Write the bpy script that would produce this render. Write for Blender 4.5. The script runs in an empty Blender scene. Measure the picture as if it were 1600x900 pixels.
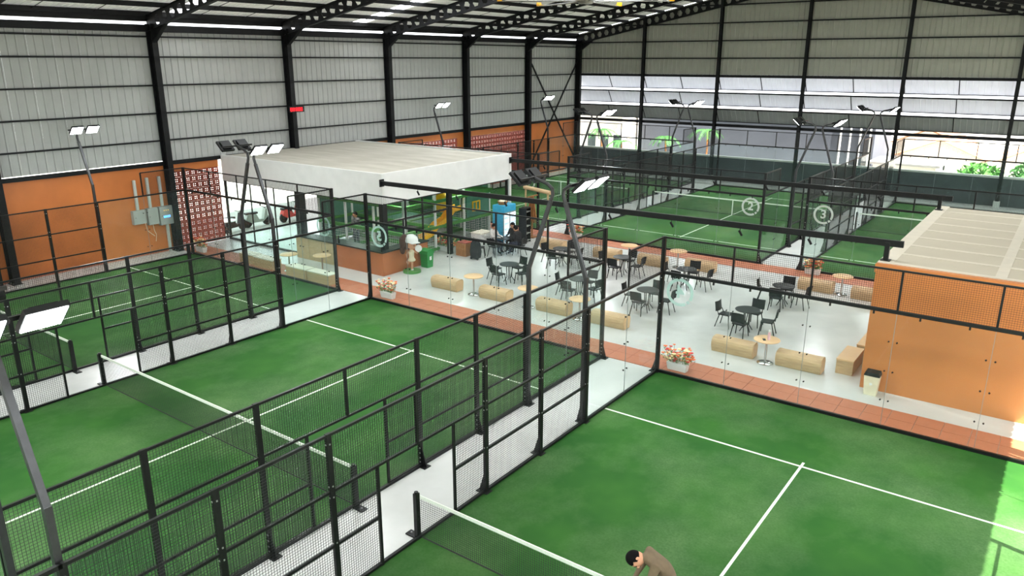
import bpy, bmesh, math, random
from mathutils import Vector, Matrix
R = random.Random(7)
C = bpy.context.scene.collection
sc = bpy.context.scene
PI = math.pi

# ------------------------------------------------------------------ camera, world, sun, exposure
cam = bpy.data.cameras.new('camera'); co = bpy.data.objects.new('camera', cam); C.objects.link(co)
co.location = (8.7635, -19.0065, 8.6683); co.rotation_euler = (1.2801, 0, 0.6343)
cam.sensor_width = 36; cam.lens = 1189.8 / 1600 * 36; cam.clip_end = 500
sc.camera = co
w = bpy.data.worlds.new('world'); sc.world = w; w.use_nodes = True
bg = w.node_tree.nodes['Background']; bg.inputs[0].default_value = (0.92, 0.96, 1.0, 1); bg.inputs[1].default_value = 3.6
sd = bpy.data.lights.new('sun', 'SUN'); sd.energy = 30.0; sd.angle = 0.01; sd.color = (1, .95, .84)
so = bpy.data.objects.new('sun', sd); C.objects.link(so); so.location = (40, -20, 50)
so.rotation_euler = Vector((0.50, -0.12, 0.86)).to_track_quat('Z', 'Y').to_euler()
sc.view_settings.view_transform = 'Standard'; sc.view_settings.look = 'None'
sc.view_settings.gamma = 1; sc.view_settings.use_curve_mapping = False; sc.view_settings.exposure = 0.0
sc.cycles.transparent_max_bounces = 40; sc.cycles.max_bounces = 8; sc.cycles.diffuse_bounces = 4
sc.cycles.caustics_reflective = False; sc.cycles.caustics_refractive = False
sc.cycles.sample_clamp_indirect = 4
LAMP_W = 210.0      # watts of one lit floodlight head pair
SKY_W = 900.0       # daylight through one translucent roof strip

def area(name, loc, direction, sx, sy, power, color=(1, 1, 1), parent=None, spread=PI):
    l = bpy.data.lights.new(name, 'AREA'); l.shape = 'RECTANGLE'; l.size = sx; l.size_y = sy
    l.energy = power; l.color = color; l.spread = spread
    o = bpy.data.objects.new(name, l); C.objects.link(o); o.location = loc
    o.rotation_euler = (-Vector(direction)).to_track_quat('Z', 'X').to_euler()
    if parent: o.parent = parent
    return o

# ------------------------------------------------------------------ materials
def srgb(r, g, b):
    f = lambda c: (c / 255 / 12.92) if c <= 10 else (((c / 255) + .055) / 1.055) ** 2.4
    return (f(r), f(g), f(b), 1)
M = {}
def mat(name, col, rough=.6, metal=0, noise=.08, scale=6, bump=0, spec=.5, col2=None, lo=.35, hi=.65, detail=4, stretch=None):
    m = bpy.data.materials.new(name); m.use_nodes = True; nt = m.node_tree; b = nt.nodes['Principled BSDF']
    b.inputs['Roughness'].default_value = rough; b.inputs['Metallic'].default_value = metal
    b.inputs['Specular IOR Level'].default_value = spec
    tc = nt.nodes.new('ShaderNodeTexCoord'); n = nt.nodes.new('ShaderNodeTexNoise')
    n.inputs['Scale'].default_value = scale; n.inputs['Detail'].default_value = detail
    src = tc.outputs['Object']
    if stretch:
        mp = nt.nodes.new('ShaderNodeMapping'); mp.inputs['Scale'].default_value = stretch
        nt.links.new(src, mp.inputs[0]); src = mp.outputs[0]
    nt.links.new(src, n.inputs['Vector'])
    cr = nt.nodes.new('ShaderNodeValToRGB'); cr.color_ramp.elements[0].position = lo; cr.color_ramp.elements[1].position = hi
    if col2 is None:
        cr.color_ramp.elements[0].color = tuple(c * (1 - noise) for c in col[:3]) + (1,)
        cr.color_ramp.elements[1].color = tuple(min(1, c * (1 + noise)) for c in col[:3]) + (1,)
    else:
        cr.color_ramp.elements[0].color = col; cr.color_ramp.elements[1].color = col2
    nt.links.new(n.outputs['Fac'], cr.inputs[0]); nt.links.new(cr.outputs[0], b.inputs['Base Color'])
    if bump:
        bp = nt.nodes.new('ShaderNodeBump'); bp.inputs['Strength'].default_value = bump; bp.inputs['Distance'].default_value = .01
        nt.links.new(n.outputs['Fac'], bp.inputs['Height']); nt.links.new(bp.outputs[0], b.inputs['Normal'])
    M[name] = m; return m
def emis(name, col, s):
    m = bpy.data.materials.new(name); m.use_nodes = True; nt = m.node_tree; nt.nodes.clear()
    e = nt.nodes.new('ShaderNodeEmission'); e.inputs[0].default_value = col; e.inputs[1].default_value = s
    o = nt.nodes.new('ShaderNodeOutputMaterial'); nt.links.new(e.outputs[0], o.inputs[0]); M[name] = m
def glassy(name, tint, gloss=1.0, haze=0.0, hazecol=(.6, .8, .78, 1)):
    m = bpy.data.materials.new(name); m.use_nodes = True; nt = m.node_tree; nt.nodes.clear()
    t = nt.nodes.new('ShaderNodeBsdfTransparent'); t.inputs[0].default_value = tint
    g = nt.nodes.new('ShaderNodeBsdfGlossy'); g.inputs['Roughness'].default_value = 0.02
    fc = nt.nodes.new('ShaderNodeLayerWeight'); pw = nt.nodes.new('ShaderNodeMath'); pw.operation = 'POWER'; pw.inputs[1].default_value = 4.5
    nt.links.new(fc.outputs['Facing'], pw.inputs[0])
    fr = nt.nodes.new('ShaderNodeMath'); fr.operation = 'MULTIPLY_ADD'; fr.inputs[1].default_value = .42; fr.inputs[2].default_value = .018
    nt.links.new(pw.outputs[0], fr.inputs[0])
    mu = nt.nodes.new('ShaderNodeMath'); mu.operation = 'MULTIPLY'; mu.inputs[1].default_value = gloss
    mx = nt.nodes.new('ShaderNodeMixShader'); o = nt.nodes.new('ShaderNodeOutputMaterial')
    nt.links.new(fr.outputs[0], mu.inputs[0]); nt.links.new(mu.outputs[0], mx.inputs[0]); nt.links.new(t.outputs[0], mx.inputs[1]); nt.links.new(g.outputs[0], mx.inputs[2])
    last = mx
    if haze:
        d = nt.nodes.new('ShaderNodeBsdfDiffuse'); d.inputs[0].default_value = hazecol
        m2 = nt.nodes.new('ShaderNodeMixShader'); m2.inputs[0].default_value = haze
        nt.links.new(mx.outputs[0], m2.inputs[1]); nt.links.new(d.outputs[0], m2.inputs[2]); last = m2
    nt.links.new(last.outputs[0], o.inputs[0]); M[name] = m

mat('steel', (.0065, .007, .007, 1), .42, .0, .2, 8, spec=.3)
mat('poledark', (.035, .036, .038, 1), .35, .2, .15, 6)
mat('hallsteel', (.006, .0065, .007, 1), .5, .0, .25, 3, spec=.2)
mat('wire', (.010, .012, .012, 1), .5)
mat('bolt', srgb(190, 190, 190), .35, .8)
mat('polegrey', srgb(74, 74, 78), .4, .3)
def turfmat():
    m = mat('turf', srgb(20, 92, 26), .85, 0, 0, 1.0, bump=.3, spec=.2)
    nt = m.node_tree; b = nt.nodes['Principled BSDF']
    tc = nt.nodes.new('ShaderNodeTexCoord')
    def noise(s, d, off, st=(1, 1, 1)):
        mp = nt.nodes.new('ShaderNodeMapping'); mp.inputs['Location'].default_value = off; mp.inputs['Scale'].default_value = st
        n = nt.nodes.new('ShaderNodeTexNoise'); n.inputs['Scale'].default_value = s; n.inputs['Detail'].default_value = d; n.inputs['Roughness'].default_value = .6
        nt.links.new(tc.outputs['Object'], mp.inputs[0]); nt.links.new(mp.outputs[0], n.inputs['Vector']); return n.outputs['Fac']
    def ramp(src, a, bb, ca, cb):
        r = nt.nodes.new('ShaderNodeValToRGB'); r.color_ramp.elements[0].position = a; r.color_ramp.elements[1].position = bb
        r.color_ramp.elements[0].color = ca; r.color_ramp.elements[1].color = cb; nt.links.new(src, r.inputs[0]); return r.outputs[0]
    base = ramp(noise(.5, 3, (3, 1, 0)), .35, .68, srgb(30, 77, 26), srgb(45, 92, 31))
    sandf = ramp(noise(.35, 7, (0, 0, 0), (1, .8, 1)), .44, .72, (0, 0, 0, 1), (.75, .75, .75, 1))
    finef = ramp(noise(22, 6, (0, 5, 0)), .3, .75, (.35, .35, .35, 1), (1, 1, 1, 1))
    mm = nt.nodes.new('ShaderNodeMath'); mm.operation = 'MULTIPLY'; nt.links.new(sandf, mm.inputs[0]); nt.links.new(finef, mm.inputs[1])
    mx = nt.nodes.new('ShaderNodeMixRGB'); nt.links.new(mm.outputs[0], mx.inputs[0]); nt.links.new(base, mx.inputs[1]); mx.inputs[2].default_value = srgb(104, 128, 88)
    nt.links.new(mx.outputs[0], b.inputs['Base Color'])
turfmat()
mat('line', srgb(215, 222, 208), .8, 0, .05, 30)
mat('floorpaint', srgb(206, 208, 204), .24, 0, 0, .6, col2=srgb(182, 184, 180), lo=.3, hi=.75, detail=6)
mat('tileorange', srgb(172, 104, 74), .5, 0, .1, 14)
mat('orange', srgb(188, 108, 50), .5, 0, .1, .8, detail=3)
mat('orangegold', srgb(194, 120, 60), .5, 0, .06, .8, detail=3)
mat('orangebar', srgb(172, 98, 56), .5, 0, .06, 1.5)
mat('terracotta', srgb(150, 70, 58), .8, 0, .25, 4)
mat('sheet', srgb(162, 164, 160), .62, 0, .05, 1.3)
mat('gable', srgb(160, 161, 150), .45, .1, .05, 1.3)
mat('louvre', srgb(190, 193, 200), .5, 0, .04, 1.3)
def translucent(name, f):
    m = M[name]; nt = m.node_tree; b = nt.nodes['Principled BSDF']; o = nt.nodes['Material Output']
    t = nt.nodes.new('ShaderNodeBsdfTranslucent'); t.inputs[0].default_value = (.92, .93, 1, 1); mx = nt.nodes.new('ShaderNodeMixShader'); mx.inputs[0].default_value = f
    nt.links.new(b.outputs[0], mx.inputs[1]); nt.links.new(t.outputs[0], mx.inputs[2]); nt.links.new(mx.outputs[0], o.inputs[0])
mat('roofsheet', srgb(232, 232, 222), .5, 0, .06, 1.2)
mat('skylight', (.8, .85, .88, 1), .5, 0, .03, 3)
translucent('skylight', .6); translucent('roofsheet', .018)
translucent('louvre', .14)
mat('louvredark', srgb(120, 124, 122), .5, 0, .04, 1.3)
mat('white', srgb(226, 227, 224), .6, 0, .03, 2)
mat('slab', srgb(196, 192, 180), .8, 0, 0, .5, col2=srgb(180, 176, 162), stretch=(1, 6, 1))
mat('board', srgb(186, 178, 158), .8, 0, .04, .7)
mat('compound', srgb(206, 199, 182), .8, 0, .03, 3)
mat('wood', srgb(200, 170, 128), .5, 0, 0, 3, col2=srgb(176, 146, 108), stretch=(1, 1, 9), lo=.3, hi=.7)
mat('woodtop', srgb(220, 182, 136), .4, 0, .05, 5)
mat('whitewood', srgb(226, 222, 205), .5, 0, .05, 5)
mat('blackplastic', (.006, .0065, .007, 1), .5, 0, .1, 5, spec=.25)
mat('blacktop', (.012, .014, .015, 1), .38, 0, .1, 5, spec=.4)
mat('chrome', srgb(200, 200, 200), .18, 1.0, .03, 4)
mat('netblack', (.012, .014, .013, 1), .7)
mat('concrete', srgb(52, 60, 62), .9, 0, .15, 1.5)
mat('greybox', srgb(168, 172, 165), .5, .1, .04, 3)
mat('pvc', srgb(190, 196, 190), .5, 0, .04, 3)
mat('padgreen', srgb(74, 138, 62), .5, 0, .08, 3)
mat('padteal', srgb(70, 120, 100), .6, 0, .1, 3)
mat('yellow', srgb(238, 180, 30), .4, 0, .05, 3)
mat('skin', srgb(205, 150, 118), .6, 0, .05, 8)
mat('hair', (.004, .0035, .0035, 1), .8, spec=.1)
mat('brownshirt', srgb(108, 92, 70), .9, 0, .08, 9)
mat('blackcloth', (.012, .012, .014, 1), .9)
mat('whitecloth', srgb(222, 220, 215), .9, 0, .05, 9)
mat('greycloth', srgb(140, 140, 138), .9, 0, 0, 14, col2=srgb(90, 90, 92), lo=.45, hi=.55)
mat('denim', srgb(50, 56, 72), .9)
mat('palm', srgb(60, 120, 50), .6, 0, .3, 5)
mat('bush', srgb(70, 130, 50), .7, 0, .35, 2)
mat('petalorange', srgb(240, 120, 60), .6); mat('petalcream', srgb(245, 225, 170), .6); mat('petalred', srgb(215, 60, 50), .6)
mat('leafgreen', srgb(90, 130, 50), .6)
mat('bingreen', srgb(20, 130, 50), .4); mat('cream', srgb(225, 215, 185), .5)
mat('fridgeblue', srgb(60, 165, 205), .4); mat('thatch', srgb(150, 100, 58), .9, 0, .35, 6, stretch=(6, 6, .6))
mat('brownhair', srgb(74, 40, 32), .7); mat('pink', srgb(235, 190, 200), .4)
mat('warehouse', srgb(80, 85, 96), .8, 0, .12, .4, detail=6)
mat('housewall', srgb(240, 232, 220), .8); mat('rooftile', srgb(238, 178, 140), .8, 0, .2, 2); mat('rooftilebrown', srgb(130, 92, 66), .8, 0, .2, 2)
mat('roofgrey', srgb(150, 148, 146), .8, 0, .1, 1)
mat('asphalt', srgb(176, 174, 168), .9, 0, .1, .3)
mat('fanalu', srgb(120, 120, 112), .35, .5)
glassy('glass', (.95, .98, .97, 1), 1.0, .012)
mat('seal', srgb(120, 130, 126), .6)
glassy('cafeglass', (.85, .93, .9, 1), .7)

glassy('frost', (.9, .95, .94, 1), .3, .62, srgb(206, 226, 220))
glassy('meshnet', (.78, .82, .8, 1), 0, .06, (.05, .2, .08, 1))
emis('lampface', (.93, .98, 1, 1), 60); emis('ledred', (1, .02, .03, 1), 3.0); emis('ledblue', (.1, .3, 1, 1), 3.0); emis('ledgreen', (.1, 1, .5, 1), 2.0)
emis('fridgelight', (.75, .92, 1, 1), 2.2); emis('ledamber', (1, .6, .1, 1), 2)

# ------------------------------------------------------------------ mesh builder
class MB:
    def __init__(s): s.v = []; s.f = []; s.m = []; s.sm = False
    def add(s, vs, fs, mi=0):
        k = len(s.v); s.v += [tuple(v) for v in vs]; s.f += [tuple(i + k for i in f) for f in fs]; s.m += [mi] * len(fs); return s
    def box(s, cx, cy, cz, sx, sy, sz, mi=0, rz=0, rx=0, ry=0):
        vs = [Vector((x * sx / 2, y * sy / 2, z * sz / 2)) for x in (-1, 1) for y in (-1, 1) for z in (-1, 1)]
        if rz or rx or ry:
            mm = Matrix.Rotation(rz, 3, 'Z') @ Matrix.Rotation(ry, 3, 'Y') @ Matrix.Rotation(rx, 3, 'X'); vs = [mm @ v for v in vs]
        c = Vector((cx, cy, cz))
        return s.add([v + c for v in vs], [(0, 1, 3, 2), (4, 6, 7, 5), (0, 4, 5, 1), (2, 3, 7, 6), (0, 2, 6, 4), (1, 5, 7, 3)], mi)
    def b2(s, x0, x1, y0, y1, z0, z1, mi=0): return s.box((x0 + x1) / 2, (y0 + y1) / 2, (z0 + z1) / 2, x1 - x0, y1 - y0, z1 - z0, mi)
    def beam(s, p, q, w_, h, mi=0, up=(0, 0, 1), caps=True):
        p = Vector(p); q = Vector(q); d = (q - p).normalized(); u = Vector(up)
        if abs(d.dot(u)) > .98: u = Vector((1, 0, 0))
        a = d.cross(u).normalized(); b = a.cross(d).normalized()
        vs = [e + a * (i * w_ / 2) + b * (j * h / 2) for e in (p, q) for i, j in ((-1, -1), (1, -1), (1, 1), (-1, 1))]
        fs = [(0, 1, 5, 4), (1, 2, 6, 5), (2, 3, 7, 6), (3, 0, 4, 7)]
        if caps: fs += [(3, 2, 1, 0), (4, 5, 6, 7)]
        return s.add(vs, fs, mi)
    def tube(s, pts, r, n=8, mi=0, caps=True):
        pts = [Vector(p) for p in pts]; k = len(pts); rs = r if isinstance(r, (list, tuple)) else [r] * k
        vs = []; ref = None
        for i, p in enumerate(pts):
            d = (pts[min(i + 1, k - 1)] - pts[max(i - 1, 0)]).normalized()
            if ref is None: ref = Vector((0, 0, 1)) if abs(d.z) < .9 else Vector((1, 0, 0))
            a = d.cross(ref).normalized(); b = a.cross(d).normalized(); ref = b
            vs += [p + a * math.cos(2 * PI * j / n) * rs[i] + b * math.sin(2 * PI * j / n) * rs[i] for j in range(n)]
        fs = [(i * n + j, i * n + (j + 1) % n, (i + 1) * n + (j + 1) % n, (i + 1) * n + j) for i in range(k - 1) for j in range(n)]
        if caps: fs += [tuple(range(n - 1, -1, -1)), tuple((k - 1) * n + j for j in range(n))]
        return s.add(vs, fs, mi)
    def lathe(s, prof, n=20, c=(0, 0, 0), mi=0, sy=1):
        vs = [(c[0] + r * math.cos(2 * PI * j / n), c[1] + sy * r * math.sin(2 * PI * j / n), c[2] + z) for r, z in prof for j in range(n)]
        k = len(prof)
        fs = [(i * n + j, i * n + (j + 1) % n, (i + 1) * n + (j + 1) % n, (i + 1) * n + j) for i in range(k - 1) for j in range(n)]
        if prof[0][0] > 0: fs.append(tuple(range(n - 1, -1, -1)))
        if prof[-1][0] > 0: fs.append(tuple((k - 1) * n + j for j in range(n)))
        return s.add(vs, fs, mi)
    def prism(s, poly, axis, a, b, mi=0):     # poly in the 2 other axes
        def P(u, v, t): return {'x': (t, u, v), 'y': (u, t, v), 'z': (u, v, t)}[axis]
        n = len(poly); vs = [P(u, v, a) for u, v in poly] + [P(u, v, b) for u, v in poly]
        fs = [(i, (i + 1) % n, n + (i + 1) % n, n + i) for i in range(n)] + [tuple(range(n - 1, -1, -1)), tuple(range(n, 2 * n))]
        return s.add(vs, fs, mi)
    def ell(s, c, rx, ry, rz, n=14, m=8, mi=0):
        prof = [(math.sin(PI * i / m), -math.cos(PI * i / m)) for i in range(m + 1)]
        vs = [(c[0] + rx * r * math.cos(2 * PI * j / n), c[1] + ry * r * math.sin(2 * PI * j / n), c[2] + rz * z) for r, z in prof for j in range(n)]
        fs = [(i * n + j, i * n + (j + 1) % n, (i + 1) * n + (j + 1) % n, (i + 1) * n + j) for i in range(m) for j in range(n)]
        return s.add(vs, fs, mi)
    def mesh(s, name, mats, smooth=False):
        me = bpy.data.meshes.new(name); me.from_pydata(s.v, [], s.f)
        for m in mats: me.materials.append(M[m])
        me.polygons.foreach_set('material_index', s.m)
        bm = bmesh.new(); bm.from_mesh(me); bmesh.ops.remove_doubles(bm, verts=bm.verts, dist=1e-5) if smooth else None
        bmesh.ops.recalc_face_normals(bm, faces=bm.faces); bm.to_mesh(me); bm.free()
        if smooth:
            me.polygons.foreach_set('use_smooth', [True] * len(me.polygons))
            try: me.set_sharp_from_angle(angle=math.radians(40))
            except Exception: pass
        return me
def ob(name, me, parent=None, loc=(0, 0, 0), rz=0, rot=None, label=None, kind=None):
    o = bpy.data.objects.new(name, me); C.objects.link(o); o.location = loc; o.rotation_euler = rot if rot else (0, 0, rz)
    if parent: o.parent = parent
    if label: o['label'] = label
    if kind: o['kind'] = kind
    return o
def part(name, mb, mats, parent=None, loc=(0, 0, 0), rz=0, smooth=False, **k):
    return ob(name, mb.mesh(name, mats if isinstance(mats, (list, tuple)) else [mats], smooth), parent, loc, rz, **k)
def thing(name, label, cat, loc=(0, 0, 0), rz=0, group=None):
    o = ob(name, None, None, loc, rz); o['label'] = label; o['category'] = cat
    if group: o['group'] = group
    return o
def tag(o, label, cat, group=None):
    o['label'] = label; o['category'] = cat
    if group: o['group'] = group
    return o
def struct(name, loc=(0, 0, 0)):
    return ob(name, None, None, loc, kind='structure')
def kids(o): return [c for c in bpy.data.objects if c.parent == o]

# ------------------------------------------------------------------ layout numbers
GAP = 1.856; XL = -25.2; XR = 11.4; YB = 36.0; YN = -30.0; Y0F = 13.86
COLY = [-28.8, -21.6, -14.4, -7.2 + .1, 0.0, 7.2, 14.4, 21.6, 28.8, 35.85]
COLX = [XL, -19.1, -13.1, -7.0, -0.85, 5.3, XR]
def zrb(x): return 13.5 - .2 * abs(x + 7)         # rafter bottom
def zroof(x): return 14.36 - .2 * abs(x + 7)

# ------------------------------------------------------------------ floor, ground
fl = part('floor', MB().b2(XL - .1, XR + .3, YN, YB + .5, -.2, 0), 'floorpaint', kind='structure')
gr = part('outside_ground', MB().b2(-90, 90, -60, 110, -.5, -.21), 'asphalt', kind='structure')
tile = MB().box(0, 0, .008, .59, .56, .016).mesh('tile', ['tileorange'])
for y in (.42, .99, 13.03, 13.6):
    for i in range(60):
        x = -24.85 + i * .6
        if x < XR - .3: ob('tile', tile, fl, (x, y, 0))
def turf(i, x0, y0, near):
    t = part('artificial_turf', MB().b2(0, 10, 0, 20, 0, .012), 'turf', fl, (x0, y0, 0))
    ln = MB().box(0, 0, .014, 10, .055, .006).mesh('court_line', ['line'])
    for y in (3.05, 16.95): ob('court_line', ln, t, (5, y, 0))
    ob('court_line', MB().box(0, 0, .014, .055, 14.3, .006).mesh('court_line', ['line']), t, (5, 10, 0))
    k = MB()
    for x in (-.03, 10.03): k.box(x, 10, .03, .06, 20.1, .06)
    for y in (-.03, 20.03): k.box(5, y, .03, 10, .06, .06)
    part('edge_kerb', k, 'steel', t)
COURTS = [('near right', 0, -20), ('near middle', -10 - GAP, -20), ('near left', -20 - 2 * GAP, -20),
          ('far right', 0.0, Y0F), ('far middle', -10 - GAP, Y0F), ('far left', -20 - 2 * GAP, Y0F)]
for i, (nm, x0, y0) in enumerate(COURTS): turf(i, x0, y0, y0 < 0)

# ------------------------------------------------------------------ hall shell
def sheet_mesh(w_, h, name, m, ribs=3):
    poly = []; n = ribs; p = w_ / n; d = .035
    for i in range(n): poly += [(i * p, 0), (i * p + .02, d), (i * p + .06, d), (i * p + .08, 0)]
    poly += [(w_ - .006, 0)]
    back = [(u, v - .012) for u, v in reversed(poly)]
    mb = MB(); mb.prism(poly + back, 'z', 0, h); return mb.mesh(name, [m])
wl = struct('wall_left')
me = sheet_mesh(1.0, 5.85, 'sheet', 'sheet')
y = YN
while y < YB - .2:
    z0 = 4.215 if y < 0 else 4.08
    o = ob('sheet', me, wl, (XL, y + 1.0, z0), rot=(0, 0, -PI / 2)); y += 1.0
gb = MB(); 
for z in (4.1, 5.14, 6.36, 7.58, 8.8, 9.66):
    g1 = MB().box(0, 0, 0, .08, 7.1, .07 if z > 5 else .18).mesh('girt', ['hallsteel'])
    for a in range(len(COLY) - 1): ob('girt', g1, wl, (XL + .09, (COLY[a] + COLY[a + 1]) / 2, z))
part('eave_beam', MB().b2(XL - .05, XL + .2, YN, YB, 9.86, 10.16), 'hallsteel', wl)
part('gutter_beam', MB().b2(XL - .3, XL + .05, YN, YB, 10.3, 10.7), 'hallsteel', wl)
def hcol(h, dep=.42, wd=.26):
    m = MB(); m.box(0, 0, h / 2, .03, wd, h); 
    m = MB(); m.box(0, 0, h / 2, dep, .016, h); m.box(-dep / 2, 0, h / 2, .02, wd, h); m.box(dep / 2, 0, h / 2, .02, wd, h)
    m.box(0, 0, .012, dep + .12, wd + .1, .024)
    for sx in (-.12, .12):
        for sy in (-.12, .12): m.tube([(sx, sy, .02), (sx, sy, .06)], .015, 6, 1)
    return m
mc = hcol(10.2).mesh('column', ['hallsteel', 'bolt'])
for y in COLY:
    ob('column', mc, wl, (XL + .3, y, 0))
# diagonal bracing in the last bay
br = MB(); 
for a, b in (((XL + .25, 29.1, 8.6), (XL + .25, 35.6, .9)), ((XL + .32, 35.6, 8.6), (XL + .32, 29.1, .9))):
    part('brace', MB().beam(a, b, .09, .09), 'hallsteel', wl)
# lower masonry
part('orange_panel', MB().b2(XL - .12, XL, YN, 0.0, 0, 4.02), 'orange', wl)
part('orange_panel', MB().b2(XL - .12, XL, 28.9, YB, 0, 4.05), 'orange', wl)
part('orange_band', MB().b2(XL - .12, XL, 0, 2.75, 3.66, 4.05), 'orange', wl)
part('orange_band', MB().b2(XL - .12, XL, 11.8, 28.9, 3.62, 4.08), 'orange', wl)
part('pilaster', MB().b2(XL - .12, XL + .02, 20.9, 22.3, 0, 3.62), 'orange', wl)
part('skirting', MB().b2(XL, XL + .02, YN, 0, 0, .12), 'tileorange', wl)
def ventblock(mb, s=.3, t=.035, cx=0, cy=0, cz=0):
    h = s / 2; g = .003; a = .045; b = .055
    # frame
    f = .078; q = s - g - 2 * f
    for e in (-1, 1):
        mb.box(cx, cy, cz + e * (h - g / 2 - f / 2), t, s - g, f); mb.box(cx, cy + e * (h - g / 2 - f / 2), cz, t, f, q)
        mb.box(cx, cy + e * (q / 4 + .012), cz, t * .8, q / 2 - .024, .045)
    mb.box(cx, cy, cz, t * .8, .048, q)
vb = MB(); ventblock(vb); vbm = vb.mesh('vent_block', ['terracotta'])
for i in range(9):
    for j in range(12): ob('vent_block', vbm, wl, (XL - .05, .2 + i * .3, .17 + j * .305))
part('mortar_strip', MB().b2(XL - .1, XL, 0, .05, 0, 3.66), 'terracotta', wl)
vbf = MB()
for i in range(57):
    for j in range(6):
        ventblock(vbf, cy=11.95 + i * .3, cz=1.98 + j * .3 - .02 + .0)
o = part('vent_block', vbf, 'terracotta', wl, (XL - .05, 0, 0)); o['kind'] = 'stuff'
part('terracotta_panel', MB().b2(XL - .12, XL - .02, 11.8, 28.9, 0, 1.8), 'terracotta', wl)

wb = struct('wall_back')
# gable sheets above louvres
x = XL
gm = {}
while x < XR - .05:
    xm = x + .5; h0 = zroof(x) - 7.66 - .08; h1 = zroof(x + 1) - 7.66 - .08
    poly = []; p = 1 / 3
    mb = MB()
    for i in range(3):
        xa = i * p
        for (u0, v0), (u1, v1) in (((xa, 0), (xa + .02, -.035)), ((xa + .02, -.035), (xa + .06, -.035)), ((xa + .06, -.035), (xa + .08, 0)), ((xa + .08, 0), (xa + p, 0))):
            ha = h0 + (h1 - h0) * u0; hb = h0 + (h1 - h0) * u1
            mb.add([(u0, v0, 0), (u1, v1, 0), (u1, v1, hb), (u0, v0, ha), (u0, v0 + .012, 0), (u1, v1 + .012, 0), (u1, v1 + .012, hb), (u0, v0 + .012, ha)],
                   [(0, 1, 2, 3), (7, 6, 5, 4), (0, 4, 5, 1), (3, 2, 6, 7)])
    part('sheet', mb, 'gable', wb, (x, YB, 7.66)); x += 1.0
for z in (7.62, 8.8, 10.0, 11.2, 12.4):
    for a in range(len(COLX) - 1):
        xa, xb = COLX[a], COLX[a + 1]
        if z > 10.2:
            lim = (14.0 - z) / .2; xa = max(xa, -7 - lim); xb = min(xb, -7 + lim)
            if xb - xa < .5: continue
        part('girt', MB().box((xa + xb) / 2, YB - .1, z, xb - xa - .05, .08, .08), 'hallsteel', wb)
for xx in COLX[1:-1]:
    h = zroof(xx) - .3
    m = MB(); m.box(0, 0, h / 2, .016, .25, h); m.box(0, -.13, h / 2, .2, .016, h); m.box(0, .13, h / 2, .2, .016, h); m.box(0, 0, .2, .34, .34, .4, 1)
    part('column', m, ['hallsteel', 'greybox'], wb, (xx, YB - .2, 0))
# louvre rows: tilted flaps, open along their bottom edge
lv = MB(); L = 3.0; dep = .6; hh = .9
for i in range(9):
    xa = i * L / 9; 
    lv.add([(xa, 0, 0), (xa + .02, -.03, 0), (xa + .06, -.03, 0), (xa + .08, 0, 0), (xa + L / 9, 0, 0), (xa, dep, -hh), (xa + .02, dep - .03, -hh), (xa + .06, dep - .03, -hh), (xa + .08, dep, -hh), (xa + L / 9, dep, -hh)],
           [(0, 1, 6, 5), (1, 2, 7, 6), (2, 3, 8, 7), (3, 4, 9, 8)])
lv.beam((.02, -.02, -.02), (.02, dep - .02, -hh), .05, .05, 1); lv.beam((0, dep - .03, -hh), (L, dep - .03, -hh), .05, .05, 1)
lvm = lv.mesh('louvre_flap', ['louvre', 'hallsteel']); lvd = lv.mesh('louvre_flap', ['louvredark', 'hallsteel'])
for a in range(len(COLX) - 1):
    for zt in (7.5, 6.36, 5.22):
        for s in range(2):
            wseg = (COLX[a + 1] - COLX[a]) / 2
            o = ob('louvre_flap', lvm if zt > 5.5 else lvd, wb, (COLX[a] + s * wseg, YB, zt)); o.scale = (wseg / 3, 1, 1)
        part('rail', MB().box((COLX[a] + COLX[a + 1]) / 2, YB - .06, zt + .03, COLX[a + 1] - COLX[a], .08, .1), 'hallsteel', wb)
    part('rail', MB().box((COLX[a] + COLX[a + 1]) / 2, YB - .06, 4.1, COLX[a + 1] - COLX[a], .12, .2), 'hallsteel', wb)
part('low_wall', MB().b2(XL, XR + 3, YB + .3, YB + .5, -.2, 1.72), 'concrete', wb)
part('coping', MB().b2(XL, XR + 3, YB + .26, YB + .54, 1.72, 1.84), 'greybox', wb)
part('bench_kerb', MB().b2(XL + .3, XR, YB - 1.95, YB - 1.75, 0, .14), 'greybox', wb)

wr = struct('wall_right')
me = sheet_mesh(1.0, 5.8, 'sheet', 'sheet')
y = YN
while y < YB - .2:
    ob('sheet', me, wr, (XR, y, 4.7), rot=(0, 0, PI / 2)); y += 1.0
for y in COLY: ob('column', mc, wr, (XR - .3, y, 0))
wn = struct('wall_near')
for i in range(12):
    xa = XL + i * 3.05; m = MB(); m.b2(xa, xa + 3.03, YN - .05, YN, 5.0, 10.4); part('sheet', m, 'sheet', wn)
part('sheet', MB().add([(XL, YN, 10.4), (XR, YN, 10.4), (-7, YN, 14.0), (XL, YN - .05, 10.4), (XR, YN - .05, 10.4), (-7, YN - .05, 14.0)], [(0, 1, 2), (5, 4, 3), (0, 3, 4, 1), (1, 4, 5, 2), (2, 5, 3, 0)]), 'sheet', wn)

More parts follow.
